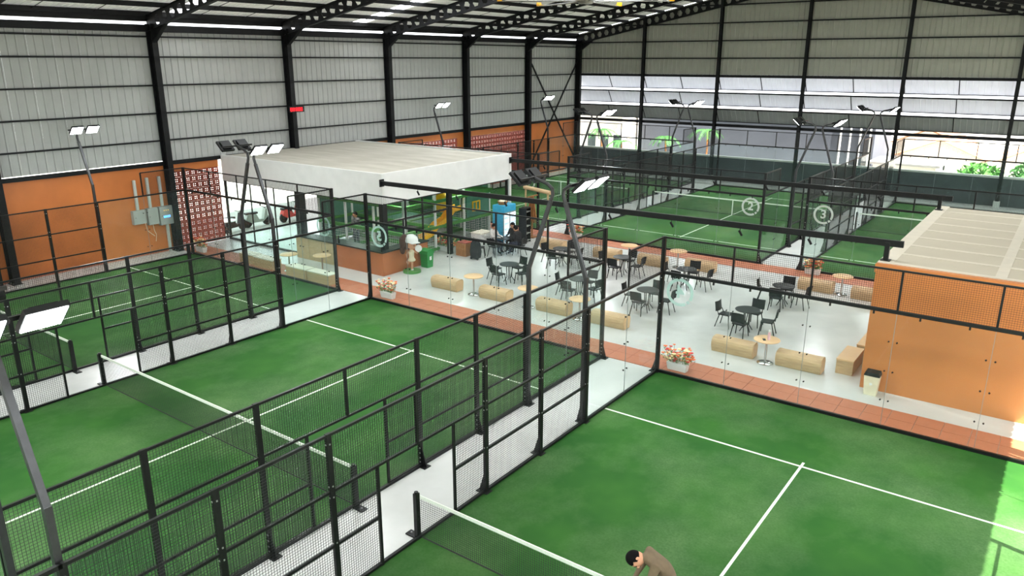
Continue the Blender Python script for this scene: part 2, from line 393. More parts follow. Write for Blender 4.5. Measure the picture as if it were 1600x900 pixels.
ce = struct('ceiling')
sl = math.atan(.2); LL = (XR + .6 + 7) / math.cos(sl)
def roof_sheet(m, name):
    mb = MB(); n = 4
    for i in range(n):
        ya = i * .25
        mb.add([(0, ya, 0), (0, ya + .02, -.03), (0, ya + .05, -.03), (0, ya + .07, 0), (0, ya + .25, 0), (LL, ya, 0), (LL, ya + .02, -.03), (LL, ya + .05, -.03), (LL, ya + .07, 0), (LL, ya + .25, 0)],
               [(0, 1, 6, 5), (1, 2, 7, 6), (2, 3, 8, 7), (3, 4, 9, 8)])
    return mb.mesh(name, [m])
rs = roof_sheet('roofsheet', 'roof_sheet'); rk = roof_sheet('skylight', 'skylight_strip')
for side in (0, 1):
    y = YN
    while y < YB - .01:
        sky = (.3 < y < 1.2 or 11.9 < y < 12.8 or -18.2 < y < -17.3)
        # left slope runs to -x, right slope to +x
        if side == 0: ob('skylight_strip' if sky else 'roof_sheet', rk if sky else rs, ce, (-7, y + 1, zroof(-7)), rot=(0, sl, PI))
        else: ob('skylight_strip' if sky else 'roof_sheet', rk if sky else rs, ce, (-7, y, zroof(-7)), rot=(0, sl, 0))
        y += 1.0
pm = MB().box(0, 0, 0, .07, YB - YN, .2).mesh('purlin', ['hallsteel'])
k = 0
for i in range(13):
    dx = .35 + i * 1.475
    for sgn in (-1, 1): ob('purlin', pm, ce, (-7 + sgn * dx, (YB + YN) / 2, zroof(-7 + dx) - .14))
# sag rods between purlins
sr = MB()
for y in [c + 2.4 for c in COLY[:-1]] + [c + 4.8 for c in COLY[:-1]]:
    for sgn in (-1, 1): sr.beam((-7, y, zroof(-7) - .14), (-7 + sgn * 18, y, zroof(11) - .14), .02, .02)
part('sag_rod', sr, 'hallsteel', ce, kind='stuff')
# castellated rafters: hexagonal openings
def rafter():
    m = MB(); depth = .64; pitch = .62; n = int((LL - 1.7) / pitch)
    def P(u, v): return (u, v)
    a = .13; hv = .2   # hole half height
    zc = depth / 2; x0 = .5
    th = .012
    def quadpoly(poly): m.prism(poly, 'y', -th / 2, th / 2)
    quadpoly([(0, 0), (x0, 0), (x0, depth), (0, depth)])
    for i in range(n):
        xa = x0 + i * pitch; xb = xa + pitch; xc = (xa + xb) / 2; r = .2
        # hexagon points
        quadpoly([(xa, zc), (xa, 0), (xc - r / 2, 0), (xc - r / 2, zc - hv), (xc - r, zc)])
        quadpoly([(xa, depth), (xa, zc), (xc - r, zc), (xc - r / 2, zc + hv), (xc - r / 2, depth)])
        quadpoly([(xb, 0), (xb, zc), (xc + r, zc), (xc + r / 2, zc - hv), (xc + r / 2, 0)])
        quadpoly([(xb, zc), (xb, depth), (xc + r / 2, depth), (xc + r / 2, zc + hv), (xc + r, zc)])
        quadpoly([(xc - r / 2, 0), (xc + r / 2, 0), (xc + r / 2, zc - hv), (xc - r / 2, zc - hv)])
        quadpoly([(xc - r / 2, depth), (xc - r / 2, zc + hv), (xc + r / 2, zc + hv), (xc + r / 2, depth)])
    xe = x0 + n * pitch; Lr = (18.1) / math.cos(sl)
    quadpoly([(xe, 0), (Lr, 0), (Lr, depth), (xe, depth)])
    m.box(Lr / 2, 0, 0, Lr, .2, .02); m.box(Lr / 2, 0, depth, Lr, .2, .02)
    # haunch
    quadpoly([(Lr - 1.5, 0), (Lr - .1, -.62), (Lr, -.62), (Lr, 0)])
    m.beam((Lr - 1.5, 0, -.01), (Lr - .1, 0, -.62), .2, .02)
    return m.mesh('rafter', ['hallsteel'])
rm = rafter()
for y in COLY:
    ob('rafter', rm, ce, (-7, y, 13.5), rot=(0, sl, PI)); ob('rafter', rm, ce, (-7, y, 13.5), rot=(0, sl, 0))
for yc in (.8, 12.4, -17.7):
    for sgn in (-1, 1):
        area('daylight_strip', (-7 + sgn * 9, yc, zroof(2) - .32), (-sgn * -.2 * 0, 0, -1), 17, .9, SKY_W, (.93, .97, 1))
# scoreboard clock on the left wall
t = thing('digital_clock', 'small red glowing digital clock on the left wall beside a black column', 'clock', (XL + .56, 7.3, 6.2))
part('case', MB().box(0, 0, 0, .08, .95, .3), 'blackplastic', t)
dg = MB()
for i, dy in enumerate((-.36, -.2, -.02, .14, .3)):
    for dz in (-.08, 0, .08): dg.box(.045, dy, dz, .01, .1, .025)
    for s in (-.05, .05): dg.box(.045, dy + s, 0, .01, .02, .17)
part('digits', dg, 'ledred', t)

# ------------------------------------------------------------------ ceiling fan
t = thing('ceiling_fan', 'huge industrial ceiling fan with long grey blades and yellow tips', 'fan', (-8.65, 9.79, 11.0))
part('drop_rod', MB().tube([(0, 0, .3), (0, 0, 3.0)], .05, 10), 'hallsteel', t)
part('motor_hub', MB().lathe([(.0, -.12), (.3, -.1), (.34, .05), (.2, .2), (.1, .35), (0, .36)], 18), 'fanalu', t, smooth=True)
for i in range(6):
    a = .635 + i * PI / 3
    bl = MB(); bl.prism([(-.1, 0), (0, .03), (.1, .01), (.1, -.005), (-.1, -.02)], 'x', .3, 3.45)
    b = part('blade', bl, 'fanalu', t, (0, 0, 0), a)
    part('tip', MB().box(3.55, 0, .03, .2, .24, .06).box(3.64, 0, .09, .02, .24, .16), 'yellow', b)

# ------------------------------------------------------------------ court enclosures
WT = .0048
def gridmesh(L_, H_, name, p=.05):
    m = MB(); n = int(round(L_ / p)); k = int(round(H_ / p))
    for i in range(1, n): m.beam((0, i * p, 0), (0, i * p, H_), WT, WT, caps=False)
    for j in range(1, k): m.beam((0, 0, j * p), (0, L_, j * p), WT, WT, caps=False)
    return m.mesh(name, ['wire'])
G21 = gridmesh(2, 1, 'mesh_panel'); G11 = gridmesh(1, 1, 'mesh_panel')
def postmesh(h, foot=True):
    m = MB(); m.box(0, 0, h / 2, .1 if h > 3.5 else .06, .1, h)
    if foot:
        m.box(-.06, 0, .01, .3, .2, .02); m.prism([(-.03, .02), (-.18, .02), (-.03, .5)], 'y', -.012, .012)
        for z in (.12, .22, .34, .46): m.box(-.03 - .0, .052, z, .025, .01, .025, 1)
    for z in (1.05, 1.9, 2.1, 2.85):
        if z < h: m.box(0, -.054, z, .022, .012, .022, 1); m.box(.034, 0, z, .012, .022, .022, 1)
    return m.mesh('post', ['steel', 'bolt'])
P4, P3 = postmesh(4.03), postmesh(3.03)
P2 = MB().box(0, 0, 1, .04, .05, 2).mesh('door_post', ['steel'])
PS = MB().box(0, 0, .5, .04, .05, 1).mesh('stub_post', ['steel'])
def railm(L_, s=.045): return MB().box(0, L_ / 2, 0, s, L_, s).mesh('rail', ['steel'])
R2, R1, R12, R10, R10t = railm(2), railm(1), railm(12), railm(10), railm(10, .08)
R4t = railm(4, .06)
GL = MB().box(0, 1, 1.5, .012, 1.985, 2.92).mesh('glass_pane', ['glass'])
clm = MB()
for z in (.75, 1.5, 2.25):
    for d in (-.09, .09): clm.add(*(lambda c: ([(c[0] + x, c[1] + y_, c[2] + z_) for x in (-.02, .02) for y_, z_ in ((-.022, 0), (0, -.022), (.022, 0), (0, .022))], [(0, 1, 2, 3), (7, 6, 5, 4), (0, 4, 5, 1), (1, 5, 6, 2), (2, 6, 7, 3), (3, 7, 4, 0)]))((0, d, z)))
CL = clm.mesh('glass_clamp', ['blackplastic'])
SEAL = MB().box(0, 0, 1.5, .013, .010, 2.9).mesh('joint_seal', ['seal'])
def side_fence(x, y0, outward, label):
    t = thing('side_fence', label, 'fence', (x, y0, 0), 0)
    if outward > 0: t.rotation_euler = (0, 0, PI); t.location = (x, y0 + 20, 0)
    for a in (0, 18):   # 4 m high upper mesh at each end
        ob('mesh_panel', G21, t, (0, a, 3))
        ob('rail', R2, t, (0, a, 4.0)); ob('stub_post', PS, t, (0, 2 if a == 0 else 18, 3))
    for a in (0, 2, 16, 18): ob('glass_pane', GL, t, (0, a, 0))
    for a in (2, 18): ob('glass_clamp', CL, t, (0, a, 0), kind='stuff'); ob('joint_seal', SEAL, t, (0, a, 0))
    for a in (0, 16): ob('rail', R4t, t, (0, a, 3.0)); ob('rail', R4t, t, (0, a, .05))
    for a in (4, 16):
        pass
    for a in (0, 20): ob('post', P4, t, (0, a, 0))
    for a in (4, 6, 8, 12, 14, 16): ob('post', P3, t, (0, a, 0))
    for a in (9, 11): ob('door_post', P2, t, (0, a, 0))
    ob('stub_post', PS, t, (0, 10, 2))
    for z in (2.0, 3.0): ob('rail', R12, t, (0, 4, z))
    for a in (4, 6, 12, 14):
        for z in (0, 1): ob('mesh_panel', G21, t, (0, a, z))
        for z in (.05, 1): ob('rail', R2, t, (0, a, z))
    for a in (8, 11):
        for z in (0, 1): ob('mesh_panel', G11, t, (0, a, z))
        for z in (.05, 1): ob('rail', R1, t, (0, a, z))
    for a in range(4, 16, 2): ob('mesh_panel', G21, t, (0, a, 2))
    return t
def digit(txt, size):
    cu = bpy.data.curves.new('n', 'FONT'); cu.body = txt; cu.size = size; cu.extrude = .003; cu.align_x = 'CENTER'; cu.align_y = 'CENTER'; cu.offset = .012
    o = bpy.data.objects.new('n', cu); C.objects.link(o); bpy.context.view_layer.update()
    me = bpy.data.meshes.new_from_object(o.evaluated_get(bpy.context.evaluated_depsgraph_get()))
    bpy.data.objects.remove(o); me.materials.clear(); return me
def end_wall(x0, y, label, txt=None, flip=1, ex=0, me_='white'):
    # x0..x0+10 along +x; local y runs along the wall
    t = thing('glass_wall', label, 'glass wall', (x0, y, 0), -PI / 2)
    t.rotation_euler = (0, 0, -PI / 2)
    for i in range(5):
        ob('glass_pane', GL, t, (0, i * 2, 0)); ob('mesh_panel', G21, t, (0, i * 2, 3))
        if i: ob('joint_seal', SEAL, t, (0, i * 2, 0)); ob('glass_clamp', CL, t, (0, i * 2, 0), kind='stuff'); ob('stub_post', PS, t, (0, i * 2, 3))
    ob('rail', R10, t, (0, 0, 4.0)); ob('rail', R10t, t, (0, 0, 3.0)); ob('rail', R10t, t, (0, 0, .05))
    tabs = MB()
    for i in range(5):
        for d in (.5, 1.5): tabs.box(0, i * 2 + d, 2.93, .05, .04, .1)
    o = part('glass_tab', tabs, 'steel', t); o['kind'] = 'stuff'
    return t
# local +y of the wall must run to world +x : rotate by -90 deg gives (x,y)->(y,-x)
def emblem(wall, u, txt, mirror, m_):
    # ring as 40 segments with a small gap low on one side
    mb = MB(); n = 48; ro, ri = .40, .315; g0 = -PI / 4
    for i in range(n):
        a0 = 2 * PI * i / n; a1 = 2 * PI * (i + 1) / n
        am = (a0 + a1) / 2; dd = abs((am - g0 + PI) % (2 * PI) - PI)
        if .16 < dd < .30: continue
        pts = [(math.cos(a) * r, math.sin(a) * r) for a, r in ((a0, ri), (a0, ro), (a1, ro), (a1, ri))]
        mb.prism(pts, 'x', -.004, .004)
    s = -1 if mirror else 1
    o = part('court_emblem', mb, m_, wall, (-.012 if not mirror else -.012, u, 2.5)); o.scale = (1, 1, 1)
    me = digit(txt, .5); me.materials.append(M[m_])
    d = ob('court_number', me, o); d.rotation_euler = (PI / 2, 0, PI / 2)
    return o, d
names = {'near right': 'nearest right-hand court', 'near middle': 'near row middle court', 'near left': 'near row left court',
         'far right': 'far row right court', 'far middle': 'far row middle court', 'far left': 'far row left court'}
for nm, x0, y0 in COURTS:
    N = names[nm]
    side_fence(x0, y0, -1, 'black steel mesh fence with doorway, left side of the ' + N)
    side_fence(x0 + 10, y0, 1, 'black steel mesh fence with doorway, right side of the ' + N)
    yt = 0 if y0 < 0 else Y0F; yo = -20 if y0 < 0 else Y0F + 20
    wt = end_wall(x0, yt, 'clear glass end wall facing the terrace, ' + N)
    if nm == 'near right' or y0 > 0:
        pass
    end_wall(x0, yo, 'clear glass end wall away from the terrace, ' + N)
    num = {'near right': '4', 'near middle': '5', 'near left': '6', 'far left': '1', 'far middle': '2', 'far right': '3'}[nm]
    u = {'near right': .55, 'near middle': .6, 'near left': 9.4, 'far left': 9.4, 'far middle': 9.45, 'far right': .68}[nm]
    # outside (terrace) side: near walls are read from +y, far walls from -y
    mb_near = y0 < 0
    o, d = emblem(wt, u, num, mb_near, 'frost' if mb_near else 'white')
    d.rotation_euler = (PI / 2, 0, PI / 2) if not mb_near else (PI / 2, 0, -PI / 2)
    o.rotation_euler = (0, 0, 0)
# ------------------------------------------------------------------ nets
nm_ = MB()
for i in range(1, 222): nm_.beam((i * .045, 0, .03), (i * .045, 0, .86), .004, .004, caps=False)
for j in range(19): nm_.beam((0, 0, .04 + j * .045), (10, 0, .04 + j * .045), .004, .004, caps=False)
NM = nm_.mesh('net_mesh', ['netblack'])
NT = MB().box(5, 0, .885, 9.96, .025, .065).mesh('net_tape', ['line'])
NB = MB().tube([(0.05, 0, .03), (9.95, 0, .03)], .014, 6).mesh('bottom_cord', ['netblack'])
NS = MB().box(0, 0, .45, .05, .03, .86).mesh('centre_strap', ['line'])
npb = MB(); npb.box(0, 0, .47, .08, .1, .94); npb.box(-.08, 0, .012, .34, .16, .024); npb.tube([(-.0, 0, .94), (0, 0, .97)], .04, 10)
for j in range(7): npb.tube([(.045, 0, .1 + j * .12), (.075, 0, .1 + j * .12)], .012, 6)
npb.box(-.16, 0, .03, .03, .03, .03, 1)
NP = npb.mesh('net_post', ['steel', 'bolt'])
NBAND = MB().box(0, 0, .45, .05, .02, .86).mesh('end_band', ['line'])
for nm, x0, y0 in COURTS:
    t = thing('court_net', 'black net with white top tape across the ' + names[nm], 'net', (x0, y0 + 10, .014))
    ob('net_mesh', NM, t, kind='stuff'); ob('net_tape', NT, t); ob('bottom_cord', NB, t); ob('centre_strap', NS, t, (5, 0, 0)) if y0 > 0 else None
    ob('net_post', NP, t, (-.08, 0, -.014)); ob('net_post', NP, t, (10.08, 0, -.014), rz=PI)

# ------------------------------------------------------------------ floodlight poles
def flood(x, y, d, label, lit=True):
    # d = +1: the lamps hang over +x of the pole
    t = thing('floodlight_pole', label, 'floodlight', (x, y, 0)); t.rotation_euler = (0, 0, 0 if d > 0 else PI)
    pm_ = MB(); pm_.beam((0, 0, 0), (0, 0, 3.75), .09, .09); pm_.beam((0, 0, 3.7), (-.62, 0, 5.45), .085, .085)
    pm_.box(0, 0, .01, .26, .26, .02); pm_.prism([(-.05, .02), (-.15, .02), (-.05, .45)], 'y', -.012, .012)
    part('pole', pm_, 'poledark', t)
    part('swan_neck', MB().tube([(-.60, 0, 5.4), (-.68, 0, 5.62), (-.66, 0, 5.76), (-.52, 0, 5.86), (-.1, 0, 5.98)], .045, 8), 'poledark', t, smooth=True)
    part('crossbar', MB().box(-.15, 0, 5.98, .05, 1.1, .05), 'steel', t)
    ang = math.radians(-42)   # lamp face looks down and to +x
    for s in (-1, 1):
        h = part('lamp_head', MB().box(0, 0, 0, .42, .46, .07).box(0, 0, .055, .3, .3, .04), 'blackplastic', t, (.05, s * .31, 5.98)); h.rotation_euler = (0, ang, 0)
        part('lamp_lens', MB().box(0, 0, -.038, .38, .42, .012), 'lampface' if lit else 'blackplastic', h)
    nrm = Vector((-math.sin(ang), 0, -math.cos(ang)))
    a = area('lamp_light', Vector((.05, 0, 5.98)) + nrm * .06, nrm, .4, 1.0, LAMP_W, (.95, .98, 1), t, spread=math.radians(150))
    return t
lab = {('near', -1, 4): 'by the terrace end', ('near', 1, 4): 'by the terrace end', ('near', -1, 16): 'by the near end', ('near', 1, 16): 'by the near end'}
for nm, x0, y0 in COURTS:
    for side in (-1, 1):
        for yy in (4, 16):
            terr = (yy == 16) if y0 < 0 else (yy == 4)
            flood(x0 - .1 if side < 0 else x0 + 10.1, y0 + yy, -side, 'bent floodlight pole on %s of %s, %s' % (
                'left' if side < 0 else 'right', names[nm], 'near the terrace' if terr else 'away from the terrace'))

# ------------------------------------------------------------------ terrace overhead beams with spotlights
def term_beam(y, z0, z1, label):
    t = thing('light_beam', label, 'beam', (0, y, 0))
    part('beam', MB().beam((-13.92, 0, z0), (5.5, 0, z1), .1, .17), 'steel', t)
    part('end_plate', MB().box(-13.9, 0, z0, .04, .24, .3), 'steel', t)
    p = MB(); p.box(5.12, 0, 3.8, .12, .12, .46); p.prism([(5.06, z1 - .1), (4.5, z1 - .06), (4.5, z1), (5.06, z1)], 'y', -.03, .03)
    p.box(5.12, 0, 3.545, .24, .24, .03)
    part('support_post', p, 'steel', t)
    for i, x in enumerate((-11.9, -9.9, -7.6, -5.4, -3.3, -1.1, 1.1, 3.1)):
        z = z0 + (z1 - z0) * (x + 13.9) / 19.4 - .085
        s = MB(); s.tube([(0, 0, 0), (0, 0, -.07)], .012, 6); s.tube([(-.03, 0, -.07), (.07, -.0, -.22)], .035, 8)
        part('spotlight', s, 'blackplastic', t, (x, 0, z))
term_beam(2.82, 3.86, 4.02, 'long black light beam over the near edge of the terrace')
term_beam(11.7, 3.9, 3.98, 'long black light beam over the far edge of the terrace')

# ------------------------------------------------------------------ white pavilion
PX = -13.94; PY0, PY1 = 2.85, 11.8; W0 = XL + .1
pv = thing('white_pavilion', 'flat roofed white pavilion with glazed sides beside the terrace', 'building', (W0, PY0, 0))
PW = PX - W0; PD = PY1 - PY0
part('front_fascia', MB().b2(0, PW, 0, .14, 2.97, 4.22), 'white', pv)
part('side_fascia', MB().b2(PW - .14, PW, .14, PD, 2.97, 4.22), 'white', pv)
part('rear_fascia', MB().b2(0, PW - .14, PD - .14, PD, 2.97, 4.22), 'white', pv)
rbm = MB().b2(0, (PW - .15), 0, 1.065, 4.08, 4.17).mesh('roof_board', ['slab'])
for i in range(8): ob('roof_board', rbm, pv, (0.0, .15 + i * 1.075, 0))
part('ceiling_panel', MB().b2(0, PW - .15, .15, PD - .15, 2.98, 3.04), 'white', pv)
def vpost(x, y, z0, z1, w_=.08, m='steel', n='post', d=None): part(n, MB().b2(x - w_ / 2, x + w_ / 2, y - (d or w_) / 2, y + (d or w_) / 2, z0, z1), m, pv)
vpost(.08, .06, 0, 2.97, .1); vpost(5.7, .12, 0, 2.97, .34, n='column'); vpost(PW - .12, .12, 0, 2.97, .24, n='column')
vpost(PW - .1, 4.27, 0, 2.97, .2, n='column'); vpost(PW - .05, PD - .35, 0, 2.97, .1); vpost(PW - .06, PD - .14, 0, 2.97, .18, 'white', n='column')
vpost(PW - .04, 2.42, 1.0, 2.97, .06); vpost(PW - .04, 1.2, 1.0, 2.12, .06); vpost(2.1, .05, 0, 2.97, .05); vpost(3.9, .05, 0, 2.97, .05)
for z in (2.93,): part('lintel', MB().b2(0, PW, .02, .1, z, z + .06), 'steel', pv)
part('side_lintel', MB().b2(PW - .1, PW - .02, 0, PD, 2.92, 2.98), 'steel', pv)
part('transom', MB().b2(PW - .1, PW - .02, .2, 4.2, 2.12, 2.2), 'steel', pv)
for a, b in ((.13, 2.07), (2.13, 3.87), (3.93, 5.5)): part('glass_pane', MB().b2(a, b, .04, .052, .1, 2.9), 'cafeglass', pv)
part('sill', MB().b2(0, 5.6, .02, .1, .0, .1), 'steel', pv)
for a, b in ((.28, 2.38), (2.46, 4.15), (4.4, 8.5)): part('glass_pane', MB().b2(PW - .066, PW - .054, a, b, 2.22, 2.9), 'cafeglass', pv)
for x, y in ((3.9, 8.7), (8.0, 8.7), (.1, 8.7)): vpost(x, y, 0, 2.97, .16, n='column')
# bar counter
bc = thing('bar_counter', 'orange panelled bar counter with black top at the pavilion corner', 'counter', (-19.3, 2.5, 0))
part('wood_front', MB().b2(.0, 2.68, 0, .05, 0, .98), 'wood', bc)
for i in range(3): part('cabinet_door', MB().b2(.05 + i * .88, .88 + i * .88, -.018, 0, .06, .94), 'wood', bc)
part('orange_front', MB().b2(2.68, 5.58, 0, .05, 0, .98), 'orangebar', bc)
part('orange_side', MB().b2(5.53, 5.58, .05, 2.75, 0, .98), 'orangebar', bc)
part('counter_top', MB().b2(-.02, 5.62, -.04, .62, .98, 1.04).b2(5.0, 5.62, .62, 2.8, .98, 1.04), 'blacktop', bc)
part('skirting', MB().b2(.0, 5.5, .05, .07, 0, .08), 'steel', bc)
sk = thing('bar_screen', 'low clear glass screen standing on the black bar top', 'screen', (-19.3, 2.5, 1.04))
part('glass_pane', MB().b2(2.9, 5.5, .02, .03, 0.0, .3), 'cafeglass', sk)
part('frame', MB().b2(5.48, 5.52, .01, .05, 0, .34).b2(2.86, 2.9, .01, .05, 0, .34), 'steel', sk)

for i, (x, y) in enumerate(((2.5, 2.5), (2.5, 6.2), (6.8, 2.4), (6.8, 6.2), (9.9, 2.4), (9.9, 6.2))):  # fill panels added under the pavilion ceiling to brighten its interior
    t = thing('fill_panel', 'added square white fill panel inside the pavilion, %s' % ('front left', 'rear left', 'front middle', 'rear middle', 'front right', 'rear right')[i], 'fill light', (W0 + x, PY0 + y, 2.98))
    part('frame', MB().b2(-.33, .33, -.33, .33, -.03, 0), 'white', t); part('diffuser', MB().b2(-.3, .3, -.3, .3, -.036, -.03), 'fridgelight', t)
    area('fill_lamp', (0, 0, -.05), (0, 0, -1), .6, .6, 45, (1, .98, .94), t)

# ------------------------------------------------------------------ playground inside the pavilion
pg = thing('play_frame', 'green padded indoor play frame with white posts and netting inside the pavilion', 'playground', (-20.6, 5.0, 0))
for x in (0, 1.9, 3.8, 5.7):
    for y in (0, 2.1, 4.2, 6.2):
        part('post', MB().tube([(x, y, 0), (x, y, 2.85)], .06, 8), 'white', pg, smooth=True)
for z, m in ((1.15, 'padgreen'), (2.35, 'padgreen'), (.12, 'padgreen')):
    for y in (0, 2.1, 4.2, 6.2):
        part('pad_beam', MB().b2(0, 5.7, y - .08, y + .08, z - .07, z + .07), m, pg)
    for x in (0, 1.9, 3.8, 5.7):
        part('pad_beam', MB().b2(x - .075, x + .075, 0, 6.2, z - .065, z + .065), m, pg)
part('deck', MB().b2(0, 5.7, 2.1, 4.2, 1.1, 1.16), 'padteal', pg)
part('canopy', MB().b2(3.7, 5.85, 4.1, 6.3, 2.42, 2.5), 'padgreen', pg)
for x0_, y0_, x1_, y1_ in ((5.7, 0, 5.7, 2.1), (5.7, 4.2, 5.7, 6.2), (0, 0, 3.8, 0), (3.8, 0, 5.7, 0), (0, 6.2, 5.7, 6.2)):
    nn = MB(); L_ = math.hypot(x1_ - x0_, y1_ - y0_); k = int(L_ / .12)
    for i in range(k + 1): nn.beam((x0_ + (x1_ - x0_) * i / k, y0_ + (y1_ - y0_) * i / k, .2), (x0_ + (x1_ - x0_) * i / k, y0_ + (y1_ - y0_) * i / k, 1.1), .008, .008, caps=False)
    for j in range(8): nn.beam((x0_, y0_, .2 + j * .12), (x1_, y1_, .2 + j * .12), .008, .008, caps=False)
    part('safety_net', nn, 'white', pg, kind='stuff')
part('rear_panel', MB().b2(.1, 5.6, 6.22, 6.28, .2, 2.8), 'padteal', pg)
part('side_panel', MB().b2(-.03, 0, .1, 6.1, .2, 2.3), 'padteal', pg)
part('end_panel', MB().b2(5.72, 5.76, 4.35, 6.1, 1.25, 2.3), 'padteal', pg)
wf = part('window_frame', MB().b2(5.76, 5.8, 4.75, 5.35, 1.5, 1.56).b2(5.76, 5.8, 4.75, 5.35, 1.94, 2.0).b2(5.76, 5.8, 4.75, 4.81, 1.56, 1.94).b2(5.76, 5.8, 5.29, 5.35, 1.56, 1.94).b2(5.76, 5.8, 5.02, 5.08, 1.56, 1.94), 'yellow', pg)
slm = MB()
sp = [(5.55, 3.9, 1.75), (5.55, 3.4, 1.7), (5.55, 2.9, 1.3), (5.55, 2.3, 1.15), (5.55, 1.8, .8), (5.55, 1.3, .7)]
for a, b in zip(sp, sp[1:]):
    slm.beam(a, b, .36, .04)
    for s in (-.19, .19): slm.beam((a[0] + s, a[1], a[2] + .09), (b[0] + s, b[1], b[2] + .09), .04, .22)
part('slide', slm, 'yellow', pg)
bm_ = MB(); bm_.ell((5.1, 3.3, 2.1), .48, .48, .48, 20, 14)
part('woven_ball', bm_, 'yellow', pg, smooth=True)

# ------------------------------------------------------------------ right orange building
orb = thing('orange_building', 'low orange building with flat beige boarded roof on the right', 'building', (5.0, 2.35, 0))
OW = XR - .65 - 5.0; OD = 10.3; OH = 3.5
part('front_wall', MB().b2(0, OW, 0, .12, 0, OH), 'orangegold', orb)
part('side_wall', MB().b2(0, .12, .12, OD, 0, OH), 'orangegold', orb)
part('rear_wall', MB().b2(.12, OW, OD - .12, OD, 0, OH), 'orangegold', orb)
part('parapet_cap', MB().b2(-.03, OW, -.03, .16, OH - .2, OH + .02), 'orangegold', orb)
part('roof_edge', MB().b2(-.02, .35, .16, OD, OH - .04, OH + .04), 'compound', orb)
bd = MB().b2(0, 2.3, 0, 1.1, 0, .035).mesh('roof_board', ['board']); seam = MB().b2(0, 2.3, 0, .17, 0, .043).mesh('joint_strip', ['compound'])
n = 0
for c in range(3):
    x = .35 + c * 2.55; wd = min(2.3, OW - x - .02)
    if wd < .3: break
    for r in range(8):
        y = .18 + r * 1.27
        o = ob('roof_board', bd, orb, (x, y + .15, OH)); o.scale = (wd / 2.3, 1, 1) if y + 1.25 < OD else (wd / 2.3, .8, 1)
        o = ob('joint_strip', seam, orb, (x, y - .02, OH)); o.scale = (wd / 2.3, 1, 1)
    if x + 2.3 < OW - .05: part('joint_strip', MB().b2(x + 2.3, min(x + 2.55, OW), .16, OD, 0, .046), 'compound', orb, (0, 0, OH))
part('roof_slab', MB().b2(.12, OW, .12, OD - .12, OH - .15, OH), 'compound', orb)

# ------------------------------------------------------------------ furniture
def chair_parts(t):
    part('seat', MB().prism([(-.2, -.2), (.2, -.2), (.21, .19), (-.21, .19)], 'z', .44, .47), 'blackplastic', t)
    b = MB()
    for i in range(5):
        a0, a1 = -.22 + i * .088, -.132 + i * .088; c = lambda a: .22 - .04 * (1 - (a / .22) ** 2) + .03
        b.add([(a0, c(a0), .545), (a1, c(a1), .545), (a1, c(a1) + .05, .87), (a0, c(a0) + .05, .87), (a0, c(a0) + .02, .545), (a1, c(a1) + .02, .545), (a1, c(a1) + .07, .87), (a0, c(a0) + .07, .87)],
              [(0, 1, 2, 3), (7, 6, 5, 4), (0, 4, 5, 1), (3, 2, 6, 7), (0, 3, 7, 4), (1, 5, 6, 2)])
    part('backrest', b, 'blackplastic', t)
    for s in (-1, 1):
        part('back_support', MB().tube([(s * .185, .17, .45), (s * .19, .23, .58)], .014, 6), 'blackplastic', t)
        part('leg', MB().tube([(s * .17, -.17, .45), (s * .22, -.23, 0)], .017, 6), 'blackplastic', t)
        part('leg', MB().tube([(s * .17, .15, .45), (s * .22, .27, 0)], .017, 6), 'blackplastic', t)
def copytree(o, label=None):
    c = o.copy(); C.objects.link(c)
    for ch in list(o.children):
        d = ch.copy(); C.objects.link(d); d.parent = c; d.matrix_parent_inverse = ch.matrix_parent_inverse
    if label: c['label'] = label
    return c
chair0 = thing('cafe_chair', 'x', 'chair', (0, 0, 0), 0, 'black cafe chairs on the terrace'); chair_parts(chair0)
tab0 = thing('cafe_table', 'x', 'table', (0, 0, 0), 0, 'round black cafe tables')
part('tabletop', MB().lathe([(0, .72), (.39, .72), (.4, .73), (.4, .745), (0, .75)], 28), 'blacktop', tab0, smooth=True)
for i in range(4):
    a = PI / 4 + i * PI / 2; part('leg', MB().tube([(.12 * math.cos(a), .12 * math.sin(a), .72), (.1 * math.cos(a), .1 * math.sin(a), .2), (.24 * math.cos(a), .24 * math.sin(a), 0)], .016, 6), 'blackplastic', tab0)
wt0 = thing('wooden_table', 'x', 'table', (0, 0, 0), 0, 'round wooden tables with chrome stands')
part('tabletop', MB().lathe([(0, .72), (.36, .72), (.38, .735), (.38, .745), (.365, .755), (0, .755)], 32), 'woodtop', wt0, smooth=True)
part('stem', MB().lathe([(0, .02), (.035, .02), (.035, .72), (0, .72)], 14), 'chrome', wt0, smooth=True)
part('base', MB().lathe([(0, 0), (.23, 0), (.235, .015), (.2, .03), (.04, .05), (0, .05)], 28), 'chrome', wt0, smooth=True)
be0 = thing('wooden_bench', 'x', 'bench', (0, 0, 0), 0, 'curved pale wooden benches')
prof = [(-.19, 0), (-.23, .12), (-.255, .24), (-.25, .33), (-.215, .4), (-.15, .44), (-.05, .455), (.12, .455), (.19, .43), (.23, .38), (.24, .3), (.22, .12), (.19, 0)]
part('bench_body', MB().prism(prof, 'x', -.645, .645), 'wood', be0)
endp = [(u * .985, .003 + v * .985) for u, v in prof]
for s in (-1, 1): part('end_panel', MB().prism([(u * .9, .012 + v * .92) for u, v in prof], 'x', s * .645 - (.0 if s > 0 else .012), s * .645 + (.012 if s > 0 else 0)), 'woodtop', be0)
used = {}
def place(proto, x, y, rz, label):
    if proto.name not in used: used[proto.name] = 1; o = proto; o['label'] = label
    else: o = copytree(proto, label)
    o.location = (x, y, 0); o.rotation_euler = (0, 0, rz); return o
